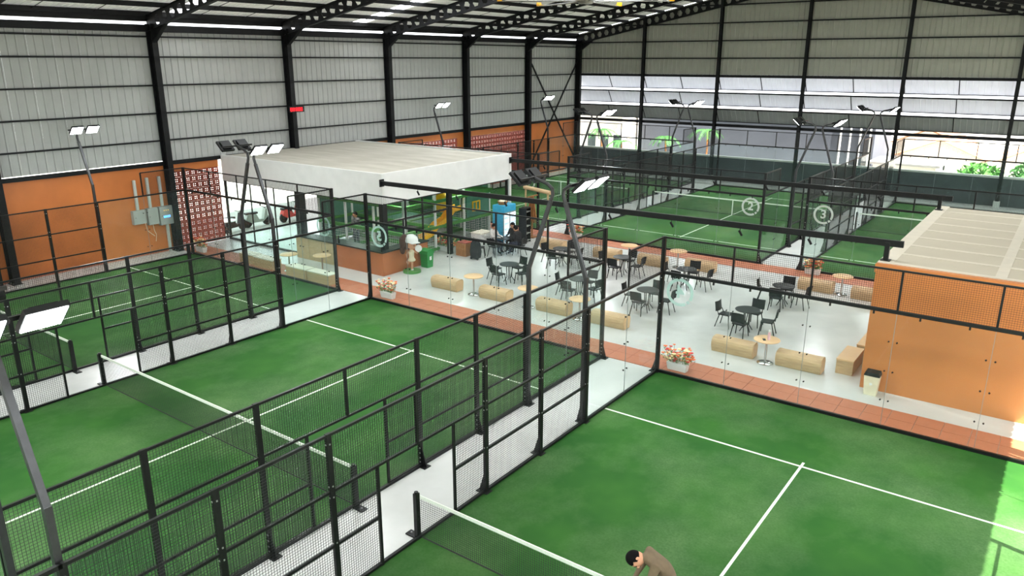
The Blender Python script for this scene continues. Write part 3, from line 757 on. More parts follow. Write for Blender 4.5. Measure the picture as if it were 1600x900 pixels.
TB = [(-9.05, 5.02, 'near row first table beside the green bin side'), (-8.76, 8.51, 'a'), (-5.9, 8.78, 'b'), (-2.92, 8.56, 'c'), (-5.62, 4.85, 'd'), (-2.88, 5.09, 'e'), (.92, 8.49, 'f'), (.83, 4.98, 'g')]
TN = ['front row leftmost table', 'back row second table', 'back row third table', 'back row fourth table', 'front row second table', 'front row third table', 'back row rightmost table', 'front row rightmost table']
for (x, y, _), n in zip(TB, TN):
    place(tab0, x, y, .1, 'round black cafe table, the ' + n)
    for k, (dx, dy, w_) in enumerate(((-.68, 0, 'left'), (0, -.66, 'front'), (.68, 0, 'right'), (0, .68, 'back'))):
        rz = [PI / 2, PI, -PI / 2, 0][k]
        place(chair0, x + dx + R.uniform(-.05, .05), y + dy + R.uniform(-.05, .05), rz + R.uniform(-.25, .25), 'black cafe chair on the %s side of the %s' % (w_, n))
place(tab0, -12.0, 8.7, .1, 'round black cafe table where the three people sit')
for dx, dy, rz, w_ in ((-.72, -.1, PI / 2, 'left'), (0, .72, 0, 'far'), (.72, .1, -PI / 2, 'right'), (-.1, -.7, PI, 'near')):
    place(chair0, -12.0 + dx, 8.7 + dy, rz, 'black cafe chair on the %s side of the table with people' % w_)
place(chair0, -12.55, 7.5, 2.2, 'lone black cafe chair between the people and the white counter')
for x, y, l in ((-10.45, 2.78, 'curved wooden bench, first from the left in the near row'), (-8.03, 2.8, 'curved wooden bench, second from the left in the near row'), (-5.42, 2.82, 'curved wooden bench, third from the left in the near row'),
                (-3.1, 2.76, 'curved wooden bench, fourth from the left in the near row'), (1.26, 2.76, 'curved wooden bench left of the table with the pink bottle'), (3.25, 2.74, 'curved wooden bench right of the table with the pink bottle'),
                (-10.75, 10.85, 'curved wooden bench, first from the left in the far row'), (-7.75, 10.8, 'curved wooden bench, second from the left in the far row'), (-5.5, 10.85, 'curved wooden bench, third from the left in the far row'),
                (-3.45, 11.3, 'curved wooden bench, fourth from the left in the far row'), (1.4, 11.15, 'curved wooden bench in the far row below the flower planter'), (3.4, 11.05, 'curved wooden bench, rightmost of the far row')):
    place(be0, x, y, 0, l)
for x, y, l in ((-9.07, 2.75, 'round wooden table, first from the left in the near row'), (-6.47, 2.68, 'round wooden table, second from the left in the near row'), (-4.27, 2.68, 'round wooden table, third from the left in the near row'),
                (2.3, 2.53, 'round wooden table carrying a pink bottle'), (2.34, 11.12, 'round wooden table, rightmost of the far row'), (-6.66, 10.8, 'round wooden table, far row left'), (-4.44, 11.12, 'round wooden table, far row middle')):
    place(wt0, x, y, 0, l)
pb = thing('pink_bottle', 'pink drinking bottle with dark base on a wooden table', 'bottle', (2.36, 2.5, .756))
part('body', MB().lathe([(0, 0), (.04, 0), (.042, .02), (.042, .2), (.03, .24), (0, .24)], 14), 'pink', pb, smooth=True)
part('cap', MB().lathe([(0, .24), (.032, .24), (.032, .3), (0, .305)], 14), 'white', pb, smooth=True)
ph = thing('phone', 'small dark phone beside the pink bottle', 'phone', (2.25, 2.42, .756), .5)
part('body', MB().box(0, 0, .006, .08, .15, .012), 'blackplastic', ph); part('screen', MB().box(0, 0, .0125, .07, .14, .002), 'blacktop', ph)
def boxbench(x, y, L_, rz, label, m='wood', top='woodtop'):
    t = thing('box_bench', label, 'bench', (x, y, 0), rz)
    part('bench_body', MB().box(0, 0, .205, L_, .46, .41), m, t); part('seat_top', MB().box(0, 0, .43, L_ + .02, .48, .04), top, t)
boxbench(4.42, 3.62, 1.25, PI / 2, 'square wooden box bench beside the orange wall, the nearer one')
boxbench(4.62, 5.15, 1.25, PI / 2, 'square wooden box bench beside the orange wall, the farther one')
for x, L_, y, l in ((-20.15, 1.0, .62, 'leftmost'), (-18.85, 1.3, .55, 'second'), (-16.5, 1.25, .42, 'third'), (-15.1, 1.3, .42, 'rightmost')):
    boxbench(x, y, L_, 0, 'pale box bench behind the left court glass, the %s of four' % l, 'wood', 'whitewood')
o = place(wt0, -17.6, .75, 0, 'pale round table behind the left court, between the box benches')
o = place(wt0, -16.3, 1.45, 0, 'pale round table standing in front of the bar')

# planters
def planter(x, y, z, label, w_=.62):
    t = thing('flower_planter', label, 'planter', (x, y, z))
    part('trough', MB().add([(-w_ / 2 + .03, -.09, 0), (w_ / 2 - .03, -.09, 0), (w_ / 2 - .03, .09, 0), (-w_ / 2 + .03, .09, 0), (-w_ / 2, -.13, .24), (w_ / 2, -.13, .24), (w_ / 2, .13, .24), (-w_ / 2, .13, .24)],
         [(3, 2, 1, 0), (0, 1, 5, 4), (1, 2, 6, 5), (2, 3, 7, 6), (3, 0, 4, 7), (4, 5, 6, 7)]), 'white', t)
    st = MB(); fl_ = [MB(), MB(), MB()]
    for i in range(84):
        bx, by = R.uniform(-w_ / 2 + .04, w_ / 2 - .04), R.uniform(-.1, .1); tx, ty, tz = bx * 1.4 + R.uniform(-.09, .09), by * 2.0 + R.uniform(-.09, .09), R.uniform(.3, .68)
        st.beam((bx, by, .22), (tx, ty, tz), .006, .006, caps=False)
        a = R.uniform(0, 6.28); st.add([(tx, ty, tz - .06), (tx + .07 * math.cos(a), ty + .07 * math.sin(a), tz - .03), (tx + .03 * math.cos(a + 1), ty + .03 * math.sin(a + 1), tz - .08)], [(0, 1, 2)])
        f = fl_[i % 3 if i % 7 else 1]; r = R.uniform(.045, .075)
        n = 5; ring = [(tx + r * math.cos(2 * PI * k / n), ty + r * math.sin(2 * PI * k / n), tz + r * .3) for k in range(n)]
        f.add([(tx, ty, tz - r * .4)] + ring + [(tx, ty, tz + r * .5)], [(0, k + 1, (k + 1) % n + 1) for k in range(n)] + [(n + 1, (k + 1) % n + 1, k + 1) for k in range(n)])
    part('foliage', st, 'leafgreen', t, kind='stuff')
    for f, m in zip(fl_, ('petalorange', 'petalcream', 'petalred')): part('blossoms', f, m, t, kind='stuff')
planter(.45, .44, .016, 'white trough of orange flowers at the corner of the nearest court')
planter(-11.4, .46, .016, 'white trough of cream flowers behind the middle court corner')
planter(-11.05, 13.4, .016, 'white trough of orange flowers left of the far middle court')
planter(.62, 13.45, .016, 'white trough of orange flowers in front of the far right court')
planter(-14.5, 7.4, 0, 'white trough of red and cream flowers beside the play area', .95)
planter(-23.7, .42, .016, 'white trough of cream flowers by the pierced wall')

# bins
t = thing('green_bin', 'green plastic swing bin beside the bar counter', 'bin', (-13.33, 4.75, 0))
part('bin_body', MB().add([(x * s, y * s, z) for z, s in ((0, .85), (.62, 1)) for x, y in ((-.22, -.2), (.22, -.2), (.22, .2), (-.22, .2))], [(3, 2, 1, 0), (0, 1, 5, 4), (1, 2, 6, 5), (2, 3, 7, 6), (3, 0, 4, 7), (4, 5, 6, 7)]), 'bingreen', t)
part('lid', MB().prism([(-.23, .62), (.23, .62), (.2, .74), (.1, .82), (-.1, .82), (-.2, .74)], 'x', -.235, .235), 'bingreen', t)
part('recycling_mark', MB().box(.226, 0, .42, .004, .12, .16), 'white', t)
t = thing('cream_bin', 'cream waste bin with a black lid against the orange building', 'bin', (5.35, 2.02, 0))
part('bin_body', MB().add([(x * s, y * s, z) for z, s in ((0, .8), (.56, 1)) for x, y in ((-.19, -.15), (.19, -.15), (.19, .15), (-.19, .15))], [(3, 2, 1, 0), (0, 1, 5, 4), (1, 2, 6, 5), (2, 3, 7, 6), (3, 0, 4, 7), (4, 5, 6, 7)]), 'cream', t)
part('lid', MB().prism([(-.2, 0), (.2, 0), (.17, .1), (-.17, .1)], 'y', -.16, .16), 'blackplastic', t, (0, 0, .56))
part('label', MB().lathe([(0, 0), (.04, 0), (.04, .004), (0, .004)], 16), 'white', t, (0, -.148, .34), rot=(PI / 2 + .12, 0, 0))

# fridge, shelf rack, white counter, thatched figure stand, brown stool, suitcase
t = thing('drinks_fridge', 'tall blue drinks fridge with brightly lit glass doors', 'fridge', (-13.05, 10.05, 0))
part('cabinet', MB().b2(-.35, .27, -.5, .5, .08, 2.02), 'fridgeblue', t)
for s in (-.25, .25):
    d = part('door', MB().b2(.27, .31, s - .24, s + .24, .15, 1.68), 'greybox', t)
    part('lit_glass', MB().b2(.31, .316, s - .2, s + .2, .2, 1.63), 'fridgelight', d)
    sh = MB()
    for j in range(5):
        for q in range(4): sh.tube([(.322, s - .14 + q * .09, .25 + j * .28), (.322, s - .14 + q * .09, .36 + j * .28)], .012, 6)
    part('bottles', sh, 'fridgeblue', d, kind='stuff')
part('header', MB().b2(.27, .3, -.49, .49, 1.7, 2.0), 'fridgeblue', t)
t = thing('basket', 'woven basket of dried goods on top of the drinks fridge', 'basket', (-13.1, 9.95, 2.02))
part('basket_body', MB().lathe([(0, 0), (.2, 0), (.26, .16), (.24, .16), (.19, .03), (0, .03)], 14), 'thatch', t, smooth=True)
part('contents', MB().ell((0, 0, .14), .2, .2, .1), 'cream', t, smooth=True)
t = thing('display_rack', 'narrow dark glass display rack right of the drinks fridge', 'rack', (-12.6, 11.1, 0), .2)
part('frame', MB().b2(-.2, .2, -.28, -.25, 0, 1.75).b2(-.2, .2, .25, .28, 0, 1.75).b2(-.2, .2, -.25, .25, 1.72, 1.75), 'steel', t)
for j in range(5): part('shelf', MB().b2(-.19, .19, -.25, .25, .1 + j * .36, .12 + j * .36), 'greybox', t)
part('rear_panel', MB().b2(-.2, -.18, -.25, .25, .12, 1.72), 'greybox', t)
t = thing('white_counter', 'small white slatted counter near the fridge', 'counter', (-13.15, 8.35, 0))
part('counter_body', MB().b2(-.3, .3, -.4, .4, 0, .92), 'white', t); part('counter_top', MB().b2(-.33, .33, -.43, .43, .92, .96), 'whitewood', t)
for j in range(6): part('slat', MB().b2(.3, .315, -.38, .38, .08 + j * .14, .19 + j * .14), 'white', t)
t = thing('straw_hut_stand', 'brown straw bundle hanging on a wooden stand beside the rack', 'decoration', (-13.0, 12.3, 0))
part('stand', MB().tube([(0, 0, 0), (0, 0, 2.1)], .04, 8).tube([(0, -.45, 2.1), (0, .45, 2.1)], .035, 8).box(0, 0, .02, .5, .5, .04), 'thatch', t)
st = MB()
for i in range(70):
    a = R.uniform(0, 6.28); r = R.uniform(.02, .2); st.beam((.4 * r * math.cos(a), .5 * r * math.sin(a), 2.05), (r * 1.3 * math.cos(a), 1.6 * r * math.sin(a), R.uniform(.7, 1.1)), .03, .03)
part('straw', st, 'thatch', t, kind='stuff')
t = thing('log_beam', 'thick pale log lying across the top behind the fridge', 'log', (-13.4, 12.75, 0))
part('log', MB().tube([(0, -.6, 2.55), (1.6, -.6, 2.4)], .1, 10), 'wood', t); part('prop', MB().tube([(.1, -.6, 0), (.1, -.6, 2.5)], .05, 8).tube([(1.45, -.6, 0), (1.45, -.6, 2.4)], .05, 8), 'wood', t)
t = thing('wicker_stool', 'brown wicker block seat left of the black speaker bag', 'stool', (-13.35, 7.35, 0))
part('seat', MB().box(0, 0, .3, .6, .55, .6), 'thatch', t); part('cushion', MB().box(0, 0, .62, .55, .5, .05), 'terracotta', t)
t = thing('black_bag', 'upright black wheeled bag standing on the terrace', 'bag', (-12.45, 7.05, 0))
part('bag_body', MB().add([(x * s, y * s, z) for z, s in ((.06, .9), (.35, 1.05), (.75, .85), (.85, .5)) for x, y in ((-.2, -.16), (.2, -.16), (.2, .16), (-.2, .16))],
     [(3, 2, 1, 0)] + [(k * 4 + i, k * 4 + (i + 1) % 4, k * 4 + 4 + (i + 1) % 4, k * 4 + 4 + i) for k in range(3) for i in range(4)] + [(12, 13, 14, 15)]), 'blackcloth', t)
for s in (-1, 1): part('wheel', MB().tube([(s * .2, -.1, .06), (s * .16, -.1, .06)], .06, 12), 'blackplastic', t)
part('strap', MB().tube([(-.1, -.14, .8), (0, -.18, .95), (.1, -.14, .8)], .015, 6), 'blackcloth', t)

# statue of a child-like player on a green disc
t = thing('painted_statue', 'painted statue of a girl in a white cap on a green disc', 'statue', (-13.25, 3.72, 0))
part('disc', MB().lathe([(0, 0), (.36, 0), (.36, .09), (0, .09)], 28), 'padgreen', t)
sm = MB()
sm.tube([(0, 0, .12), (.0, .02, .32), (0, 0, .52)], [.045, .045, .065], 10, 0); sm.tube([(0, .05, .1), (.05, -.05, .1)], [.035, .04], 8, 1)
sm.tube([(-.02, -.06, .52), (-.12, -.1, .36), (-.22, -.03, .42)], [.06, .045, .035], 10, 0); sm.tube([(-.22, -.03, .42), (-.26, 0, .36)], [.04, .03], 8, 1)
sm.lathe([(.13, .46), (.16, .5), (.1, .62), (.11, .78), (.13, .86), (.05, .93), (.045, .98)], 16, (0, 0, 0), 2)
sm.tube([(.1, .06, .86), (.2, .12, .78), (.26, .12, .92)], [.035, .03, .028], 8, 0); sm.tube([(-.06, -.1, .86), (-.12, -.16, .72), (-.04, -.2, .62)], [.035, .03, .028], 8, 0)
part('figure', sm, ['skin', 'white', 'cream'], t, smooth=True)
hd = part('head', MB().ell((0, 0, 1.14), .17, .17, .2), 'skin', t, smooth=True)
part('face', MB().ell((.13, -.09, 1.16), .018, .018, .022, 8, 6).ell((.155, .03, 1.16), .018, .018, .022, 8, 6).ell((.16, -.03, 1.1), .02, .02, .02, 8, 6), 'brownhair', hd)
part('hair', MB().ell((-.16, -.12, 1.2), .19, .2, .27, 16, 10).ell((-.22, -.18, .98), .1, .1, .2, 12, 8), 'brownhair', t, smooth=True)
part('cap', MB().lathe([(.235, 1.22), (.24, 1.28), (.2, 1.38), (.1, 1.45), (0, 1.47)], 20).box(.24, -.1, 1.23, .26, .3, .03, rz=-.3), 'white', t, smooth=True)
t.scale = (1.06, 1.06, 1.06)
for ch in list(t.children):
    if ch.name.split('.')[0] in ('head', 'hair', 'cap'): ch.scale = (1.2,) * 3; ch.location = (0, 0, -.2)
part('round_fan', MB().tube([(.27, .13, 1.0), (.3, .1, 1.0)], .14, 18).tube([(.285, .12, .84), (.285, .12, .92)], .02, 8), 'white', t)

# ------------------------------------------------------------------ switch boxes on the orange wall
def cab(y0, y1, z0, z1, label, door_open=False, extra=None):
    t = thing('switch_cabinet', label, 'electrical cabinet', (XL, (y0 + y1) / 2, (z0 + z1) / 2)); h = (z1 - z0) / 2; w_ = (y1 - y0) / 2
    part('enclosure', MB().b2(0, .02, -w_, w_, -h, h).b2(.02, .2, -w_, -w_ + .02, -h, h).b2(.02, .2, w_ - .02, w_, -h, h).b2(.02, .2, -w_, w_, -h, -h + .02).b2(.02, .2, -w_, w_, h - .02, h), 'greybox', t)
    if door_open:
        part('door', MB().b2(.2, .22, 0, w_ * 1.7, -h, h), 'greybox', t, (0, w_, 0), rot=(0, 0, -1.15))
        part('breaker_row', MB().b2(.03, .09, -w_ * .7, w_ * .7, .04, .12).b2(.03, .09, -w_ * .7, w_ * .7, -.14, -.06), 'blackplastic', t)
        part('busbar', MB().b2(.03, .07, -w_ * .8, w_ * .5, -.01, .02), 'white', t)
    else:
        d = part('door', MB().b2(.2, .222, -w_ + .01, w_ - .01, -h + .01, h - .01), 'greybox', t)
        part('lock', MB().tube([(.222, -w_ * .7, 0), (.24, -w_ * .7, 0)], .015, 8), 'blackplastic', d)
        if extra:
            part('display', MB().b2(.222, .23, -.15, .17, -.1, .0), 'ledblue', d); part('green_lights', MB().b2(.23, .235, -.14, -.02, -.08, -.05), 'ledgreen', d)
            for q in (-.1, 0, .1): part('indicator', MB().tube([(.222, q, .24), (.235, q, .24)], .018, 8), 'ledamber', d)
    return t
cab(-1.9, -1.3, 1.52, 2.14, 'grey switch cabinet with shut door, the leftmost of three')
cab(-1.22, -.72, 1.4, 2.16, 'grey switch cabinet with its door open, the middle of three')
cab(-.66, .0 - .02, 1.3, 2.16, 'grey switch cabinet with blue lit display next to the black column', extra=1)
for y, z0, z1, l in ((-1.6, 2.15, 3.5, 'left'), (-1.0, 2.17, 3.55, 'middle'), (-.42, 2.17, 3.55, 'right'), (-.3, 0.02, 1.3, 'lower')):
    t = thing('cable_trunking', 'grey vertical cable trunking on the orange wall, the %s one' % l, 'trunking', (XL + .03, y, 0)); part('duct', MB().b2(0, .1, -.055, .055, z0, z1), 'pvc', t); part('cover', MB().b2(.1, .108, -.05, .05, z0, z1), 'pvc', t)
t = thing('loose_cable', 'pale loose cables hanging below the open switch cabinet', 'cable', (XL + .12, -1.0, 0))
part('cable', MB().tube([(0, 0, 1.4), (.02, .02, 1.1), (0, .1, .9), (.02, .03, .6)], .012, 6), 'cream', t); part('cable', MB().tube([(0, -.35, 1.5), (.03, -.3, 1.15), (.02, -.1, .95), (0, .02, .85)], .012, 6), 'cream', t)

# ------------------------------------------------------------------ people
def figure(label, loc, rz, J, cols, fingers=True, hair='hair'):
    # J: joint name -> point in the person's own frame (faces +y)
    rad = dict(pelvis=.155, spine=.16, chest=.195, neck=.06, head1=.085, head2=.1, head3=.075, sh=.088, el=.056, wr=.034, palm=.04, hip=.1, kn=.065, an=.045, toe=.04)
    vs = []; es = []; rr = []; idx = {}; grp = []
    def add(k, p, r, par, g):
        idx[k] = len(vs); vs.append(Vector(p)); rr.append(r); grp.append(g)
        if par is not None: es.append((idx[par], idx[k]))
    add('pelvis', J['pelvis'], rad['pelvis'], None, 2); add('spine', J['spine'], rad['spine'], 'pelvis', 1); add('chest', J['chest'], rad['chest'], 'spine', 1)
    add('neck', J['neck'], rad['neck'], 'chest', 1)
    n = Vector(J['neck']); h = Vector(J['head']); d = h - n
    add('head1', n + d * .55, rad['head1'], 'neck', 0); add('head2', h, rad['head2'], 'head1', 0); add('head3', h + d.normalized() * .09, rad['head3'], 'head2', 0)
    for s, sx in (('L', -1), ('R', 1)):
        add('sh' + s, J['sh' + s], rad['sh'], 'chest', 1); add('el' + s, J['el' + s], rad['el'], 'sh' + s, 1)
        add('wr' + s, J['wr' + s], rad['wr'], 'el' + s, 3)
        e = Vector(J['el' + s]); w_ = Vector(J['wr' + s]); f = (w_ - e).normalized(); side = f.cross(Vector((0, 0, 1))); side = side.normalized() if side.length > .1 else Vector((1, 0, 0)); upv = side.cross(f).normalized()
        add('pa' + s, w_ + f * .07, .034, 'wr' + s, 0)
        if fingers:
            for q, L_ in ((-.027, .07), (-.009, .082), (.009, .078), (.027, .062)):
                k = 'f%s%.3f' % (s, q); b = w_ + f * .08 + side * q
                add(k + 'a', b + f * .012, .0095, 'pa' + s, 0); add(k + 'b', b + f * L_ * .55 - upv * .008, .009, k + 'a', 0); add(k + 'c', b + f * L_ * .9 - upv * .03, .007, k + 'b', 0)
            b = w_ + f * .03 - side * sx * .03; add('t' + s, b + f * .03 - side * sx * .02, .011, 'pa' + s, 0); add('t2' + s, b + f * .065 - side * sx * .025 - upv * .01, .009, 't' + s, 0)
        add('hip' + s, J['hip' + s], rad['hip'], 'pelvis', 2); add('kn' + s, J['kn' + s], rad['kn'], 'hip' + s, 2); add('an' + s, J['an' + s], rad['an'], 'kn' + s, 2); add('toe' + s, J['toe' + s], rad['toe'], 'an' + s, 4)
    me = bpy.data.meshes.new('b'); me.from_pydata(vs, es, []); o = bpy.data.objects.new('b', me); C.objects.link(o)
    sk_ = o.modifiers.new('s', 'SKIN'); 
    for i, v in enumerate(me.skin_vertices[0].data): v.radius = (rr[i], rr[i]); v.use_root = (i == 0)
    for i in (1, 2): me.skin_vertices[0].data[i].radius = (rr[i] * 1.15, rr[i] * .82)
    sk_.use_smooth_shade = True; ss = o.modifiers.new('u', 'SUBSURF'); ss.levels = 2 if fingers else 1; ss.render_levels = ss.levels
    bpy.context.view_layer.update(); me2 = bpy.data.meshes.new_from_object(o.evaluated_get(bpy.context.evaluated_depsgraph_get())); bpy.data.objects.remove(o)
    me2.materials.clear()
    for c in cols: me2.materials.append(M[c])       # skin, shirt, trousers, sleeve end, shoes
    # colour by nearest bone
    segs = [(vs[a], vs[b], grp[b] if grp[b] != 3 else 3) for a, b in es]
    for p in me2.polygons:
        c = p.center; best = None
        for a, b, g in segs:
            ab = b - a; tt = max(0, min(1, (c - a).dot(ab) / max(ab.length_squared, 1e-9))); dd = (c - a - ab * tt).length
            if best is None or dd < best[0]: best = (dd, g, tt)
        g = best[1]
        if g == 0 and (c - vs[3]).length < .1 and (c - vs[3]).dot(d.normalized()) < .03: g = 1
        if best[1] == 0 and (c - vs[2]).length < (c - vs[3]).length + .06: g = 1
        p.material_index = g if g < len(cols) else 0; p.use_smooth = True
    t = thing('person', label, 'person', loc, rz)
    ob('body', me2, t)
    # head details
    hv = Vector(J['head']); up = d.normalized(); fw = Vector(J.get('face', (0, 1, 0))).normalized(); rt = fw.cross(up).normalized(); fw = up.cross(rt).normalized()
    T = Matrix((rt, fw, up)).transposed()
    def hp(x, y, z): return hv + T @ Vector((x, y, z))
    f = MB(); f.ell((0, 0, 0), .1, .118, .135, 18, 12); f.ell((0, .115, -.01), .016, .024, .028, 8, 6); f.ell((.1, 0, -.01), .014, .026, .036, 8, 6); f.ell((-.1, 0, -.01), .014, .026, .036, 8, 6)
    f.v = [tuple(hp(*v)) for v in f.v]; hd = part('head', f, cols[0], t, smooth=True)
    e = MB(); e.ell((.035, .108, .02), .014, .01, .009, 8, 6); e.ell((-.035, .108, .02), .014, .01, .009, 8, 6); e.box(.035, .112, .042, .035, .008, .007); e.box(-.035, .112, .042, .035, .008, .007)
    e.v = [tuple(hp(*v)) for v in e.v]; part('eyes', e, 'hair', hd)
    m = MB(); m.ell((0, .108, -.06), .026, .01, .007, 8, 6); m.v = [tuple(hp(*v)) for v in m.v]; part('mouth', m, 'terracotta', hd)
    hr = MB(); ns = 16; prof = []
    hr.ell((0, -.018, .03), .114, .122, .128, 22, 14)
    keep = [i for i, ff in enumerate(hr.f) if not all((hr.v[k][1] > .045 and hr.v[k][2] < .075) or hr.v[k][2] < -.07 or (abs(hr.v[k][0]) > .09 and hr.v[k][2] < -.0 and hr.v[k][1] > -.03) for k in ff)]
    hr.f = [hr.f[i] for i in keep]; hr.m = [0] * len(hr.f); hr.v = [tuple(hp(*v)) for v in hr.v]
    part('hair', hr, hair, t, smooth=True)
    return t
def stand():
    return dict(pelvis=(0, 0, .95), spine=(0, .01, 1.12), chest=(0, 0, 1.32), neck=(0, .01, 1.5), head=(0, .03, 1.64), shL=(-.19, 0, 1.42), shR=(.19, 0, 1.42), elL=(-.25, .02, 1.14), elR=(.25, .02, 1.14), wrL=(-.22, .18, .98), wrR=(.22, .18, .98),
        hipL=(-.1, 0, .9), hipR=(.1, 0, .9), knL=(-.11, .02, .5), knR=(.11, .02, .5), anL=(-.12, 0, .09), anR=(.12, 0, .09), toeL=(-.13, .16, .045), toeR=(.13, .16, .045))
def sit(lean=.05):
    return dict(pelvis=(0, 0, .56), spine=(0, lean * .4, .72), chest=(0, lean, .92), neck=(0, lean * 1.6, 1.1), head=(0, lean * 1.8 + .03, 1.24), shL=(-.19, lean, 1.02), shR=(.19, lean, 1.02), elL=(-.24, .14, .8), elR=(.24, .14, .8), wrL=(-.14, .38, .8), wrR=(.14, .38, .8),
        hipL=(-.1, .02, .54), hipR=(.1, .02, .54), knL=(-.12, .43, .53), knR=(.12, .43, .53), anL=(-.12, .4, .1), anR=(.12, .4, .1), toeL=(-.12, .55, .045), toeR=(.12, .55, .045))
# bending man near the front net
J = dict(pelvis=(0, -.12, .96), spine=(0, -.02, 1.12), chest=(0, .16, 1.26), neck=(0, .33, 1.33), head=(0, .46, 1.31), face=(-.4, .7, -.6), shL=(-.2, .2, 1.3), shR=(.2, .2, 1.3), elL=(-.24, .3, 1.02), elR=(.24, .3, 1.02), wrL=(-.12, .45, .86), wrR=(.12, .45, .86),
        hipL=(-.1, -.12, .9), hipR=(.1, -.12, .9), knL=(-.12, -.06, .5), knR=(.12, .04, .5), anL=(-.14, -.16, .09), anR=(.12, -.08, .09), toeL=(-.15, 0, .045), toeR=(.14, .08, .045))
figure('person in brown shirt bending over beside the nearest net', (4.72, -9.52, .014), math.atan2(.62, .78) + PI / 2 * 1 + 0.0, J, ['skin', 'brownshirt', 'denim', 'brownshirt', 'blackcloth'])
figure('person in white shirt seated on the left of the far cafe table', (-12.62, 8.55, 0), -PI / 2, sit(.03), ['skin', 'whitecloth', 'denim', 'whitecloth', 'blackcloth'])
t = figure('person in black headscarf seated behind the far cafe table', (-12.0, 9.38, 0), PI, sit(.05), ['skin', 'blackcloth', 'blackcloth', 'blackcloth', 'blackcloth'])
part('headscarf', MB().ell((0, .04, 1.14), .15, .11, .12, 14, 8), 'blackcloth', t, smooth=True)
figure('person in black shirt seated with back to the camera side', (-11.32, 8.8, 0), PI / 2, sit(.08), ['skin', 'blackcloth', 'denim', 'blackcloth', 'blackcloth'])
figure('person in checked grey shirt standing behind the bar', (-18.35, 5.3, 0), PI, stand(), ['skin', 'greycloth', 'denim', 'skin', 'blackcloth'])

# ------------------------------------------------------------------ outside
t = thing('neighbour_warehouse', 'blue grey rendered warehouse wall seen through the glass behind the courts', 'building', (-14.2, 43.5, -.21))
part('wall', MB().b2(-9.0, 10.6, 0, 6, 0, 4.5), 'warehouse', t); part('roof', MB().b2(-9.2, 10.9, -.1, 6.2, 4.5, 4.7), 'roofgrey', t)
for i in range(4): part('drain_pipe', MB().tube([(8.2 + i * .7, -.1, 0), (8.2 + i * .7, -.1, 4.5)], .07, 8), 'white', t)
def house(x, y, w_, d_, h, rh, m, label, rz=0):
    t = thing('house', label, 'house', (x, y, -.21), rz)
    part('wall', MB().b2(-w_ / 2, w_ / 2, 0, d_, 0, h), 'housewall', t)
    part('gable', MB().prism([(-w_ / 2, h), (w_ / 2, h), (0, h + rh)], 'y', 0, .2), 'housewall', t)
    for s in (-1, 1):
        r = MB(); r.add([(s * (w_ / 2 + .4), -.4, h - .15), (0, -.4, h + rh), (0, d_ + .3, h + rh), (s * (w_ / 2 + .4), d_ + .3, h - .15), (s * (w_ / 2 + .4), -.4, h - .05), (0, -.4, h + rh + .12), (0, d_ + .3, h + rh + .12), (s * (w_ / 2 + .4), d_ + .3, h - .05)],
                    [(0, 1, 2, 3), (7, 6, 5, 4), (0, 4, 5, 1), (1, 5, 6, 2), (2, 6, 7, 3), (3, 7, 4, 0)])
        part('roof', r, m, t)
    part('window', MB().b2(-.5, .5, -.04, 0, h * .35, h * .7), 'concrete', t)
house(.0, 50, 6.0, 6, 1.5, 1.3, 'rooftile', 'low house with orange tiled roof outside, left one')
house(7.6, 46.5, 6.5, 7, 1.9, 1.6, 'rooftile', 'low house with grey gable and orange roof outside, right one')
house(-2.2, 59, 6, 6, 1.6, 1.3, 'rooftilebrown', 'low house with brown tiled roof, farthest one')
t = thing('shed', 'flat grey shed roof just beyond the low wall', 'shed', (-1.3, 40.5, -.21)); part('wall', MB().b2(-1.6, 2.4, 0, 3.5, 0, 1.8), 'housewall', t); part('roof', MB().b2(-1.9, 2.7, -.3, 3.8, 1.8, 1.95), 'roofgrey', t)
def leafy(name, label, cat, x, y, z, rx, rz_, n, m, leaf=.3):
    t = thing(name, label, cat, (x, y, -.21)); lf = MB()
    for i in range(n):
        a = R.uniform(0, 6.28); u = R.uniform(-1, 1); rr_ = R.uniform(.6, 1); c = Vector((rx * rr_ * math.cos(a) * math.sqrt(1 - u * u), rx * rr_ * math.sin(a) * math.sqrt(1 - u * u), z + rz_ * rr_ * u))
        p = Vector((R.uniform(-1, 1), R.uniform(-1, 1), R.uniform(-1, 1))).normalized() * leaf; q = p.cross(Vector((R.uniform(-1, 1), R.uniform(-1, 1), .3))).normalized() * leaf * .4
        lf.add([c - p, c + q, c + p, c - q], [(0, 1, 2, 3)])
    part('foliage', lf, m, t, kind='stuff'); part('trunk', MB().tube([(0, 0, 0), (0, 0, z)], .12, 8), 'thatch', t)
leafy('bush', 'light green bush outside beyond the low wall', 'bush', 3.8, 39.8, 1.6, 1.5, .8, 500, 'bush', .22)
leafy('bush', 'dark green bush at the right edge outside', 'bush', 6.6, 39.5, 1.7, 1.2, 1.0, 400, 'palm', .22)
def palm(x, y, h, label):
    t = thing('palm', label, 'palm tree', (x, y, -.21)); part('trunk', MB().tube([(0, 0, 0), (.1, 0, h * .6), (0, .05, h)], [.1, .08, .07], 8), 'thatch', t)
    for i in range(11):
        a = i * 2 * PI / 11 + R.uniform(-.2, .2); L_ = R.uniform(1.1, 1.6); pr_ = MB(); pts = []
        for k in range(7):
            s = k / 6; pts.append(Vector((math.cos(a) * L_ * s, math.sin(a) * L_ * s, h + .7 * s - 1.3 * s * s)))
        sd_ = Vector((-math.sin(a), math.cos(a), 0))
        for k in range(6):
            for q in (-1, 1):
                for e in (0, .5):
                    p0 = pts[k].lerp(pts[k + 1], e); tip = p0 + sd_ * q * .38 * (1 - .6 * k / 6) + (pts[k + 1] - pts[k]) * .8 + Vector((0, 0, -.1)); pr_.add([p0, p0 + (pts[k + 1] - pts[k]) * .3, tip], [(0, 1, 2)])
            pr_.beam(pts[k], pts[k + 1], .02, .02)
        part('frond', pr_, 'palm', t)
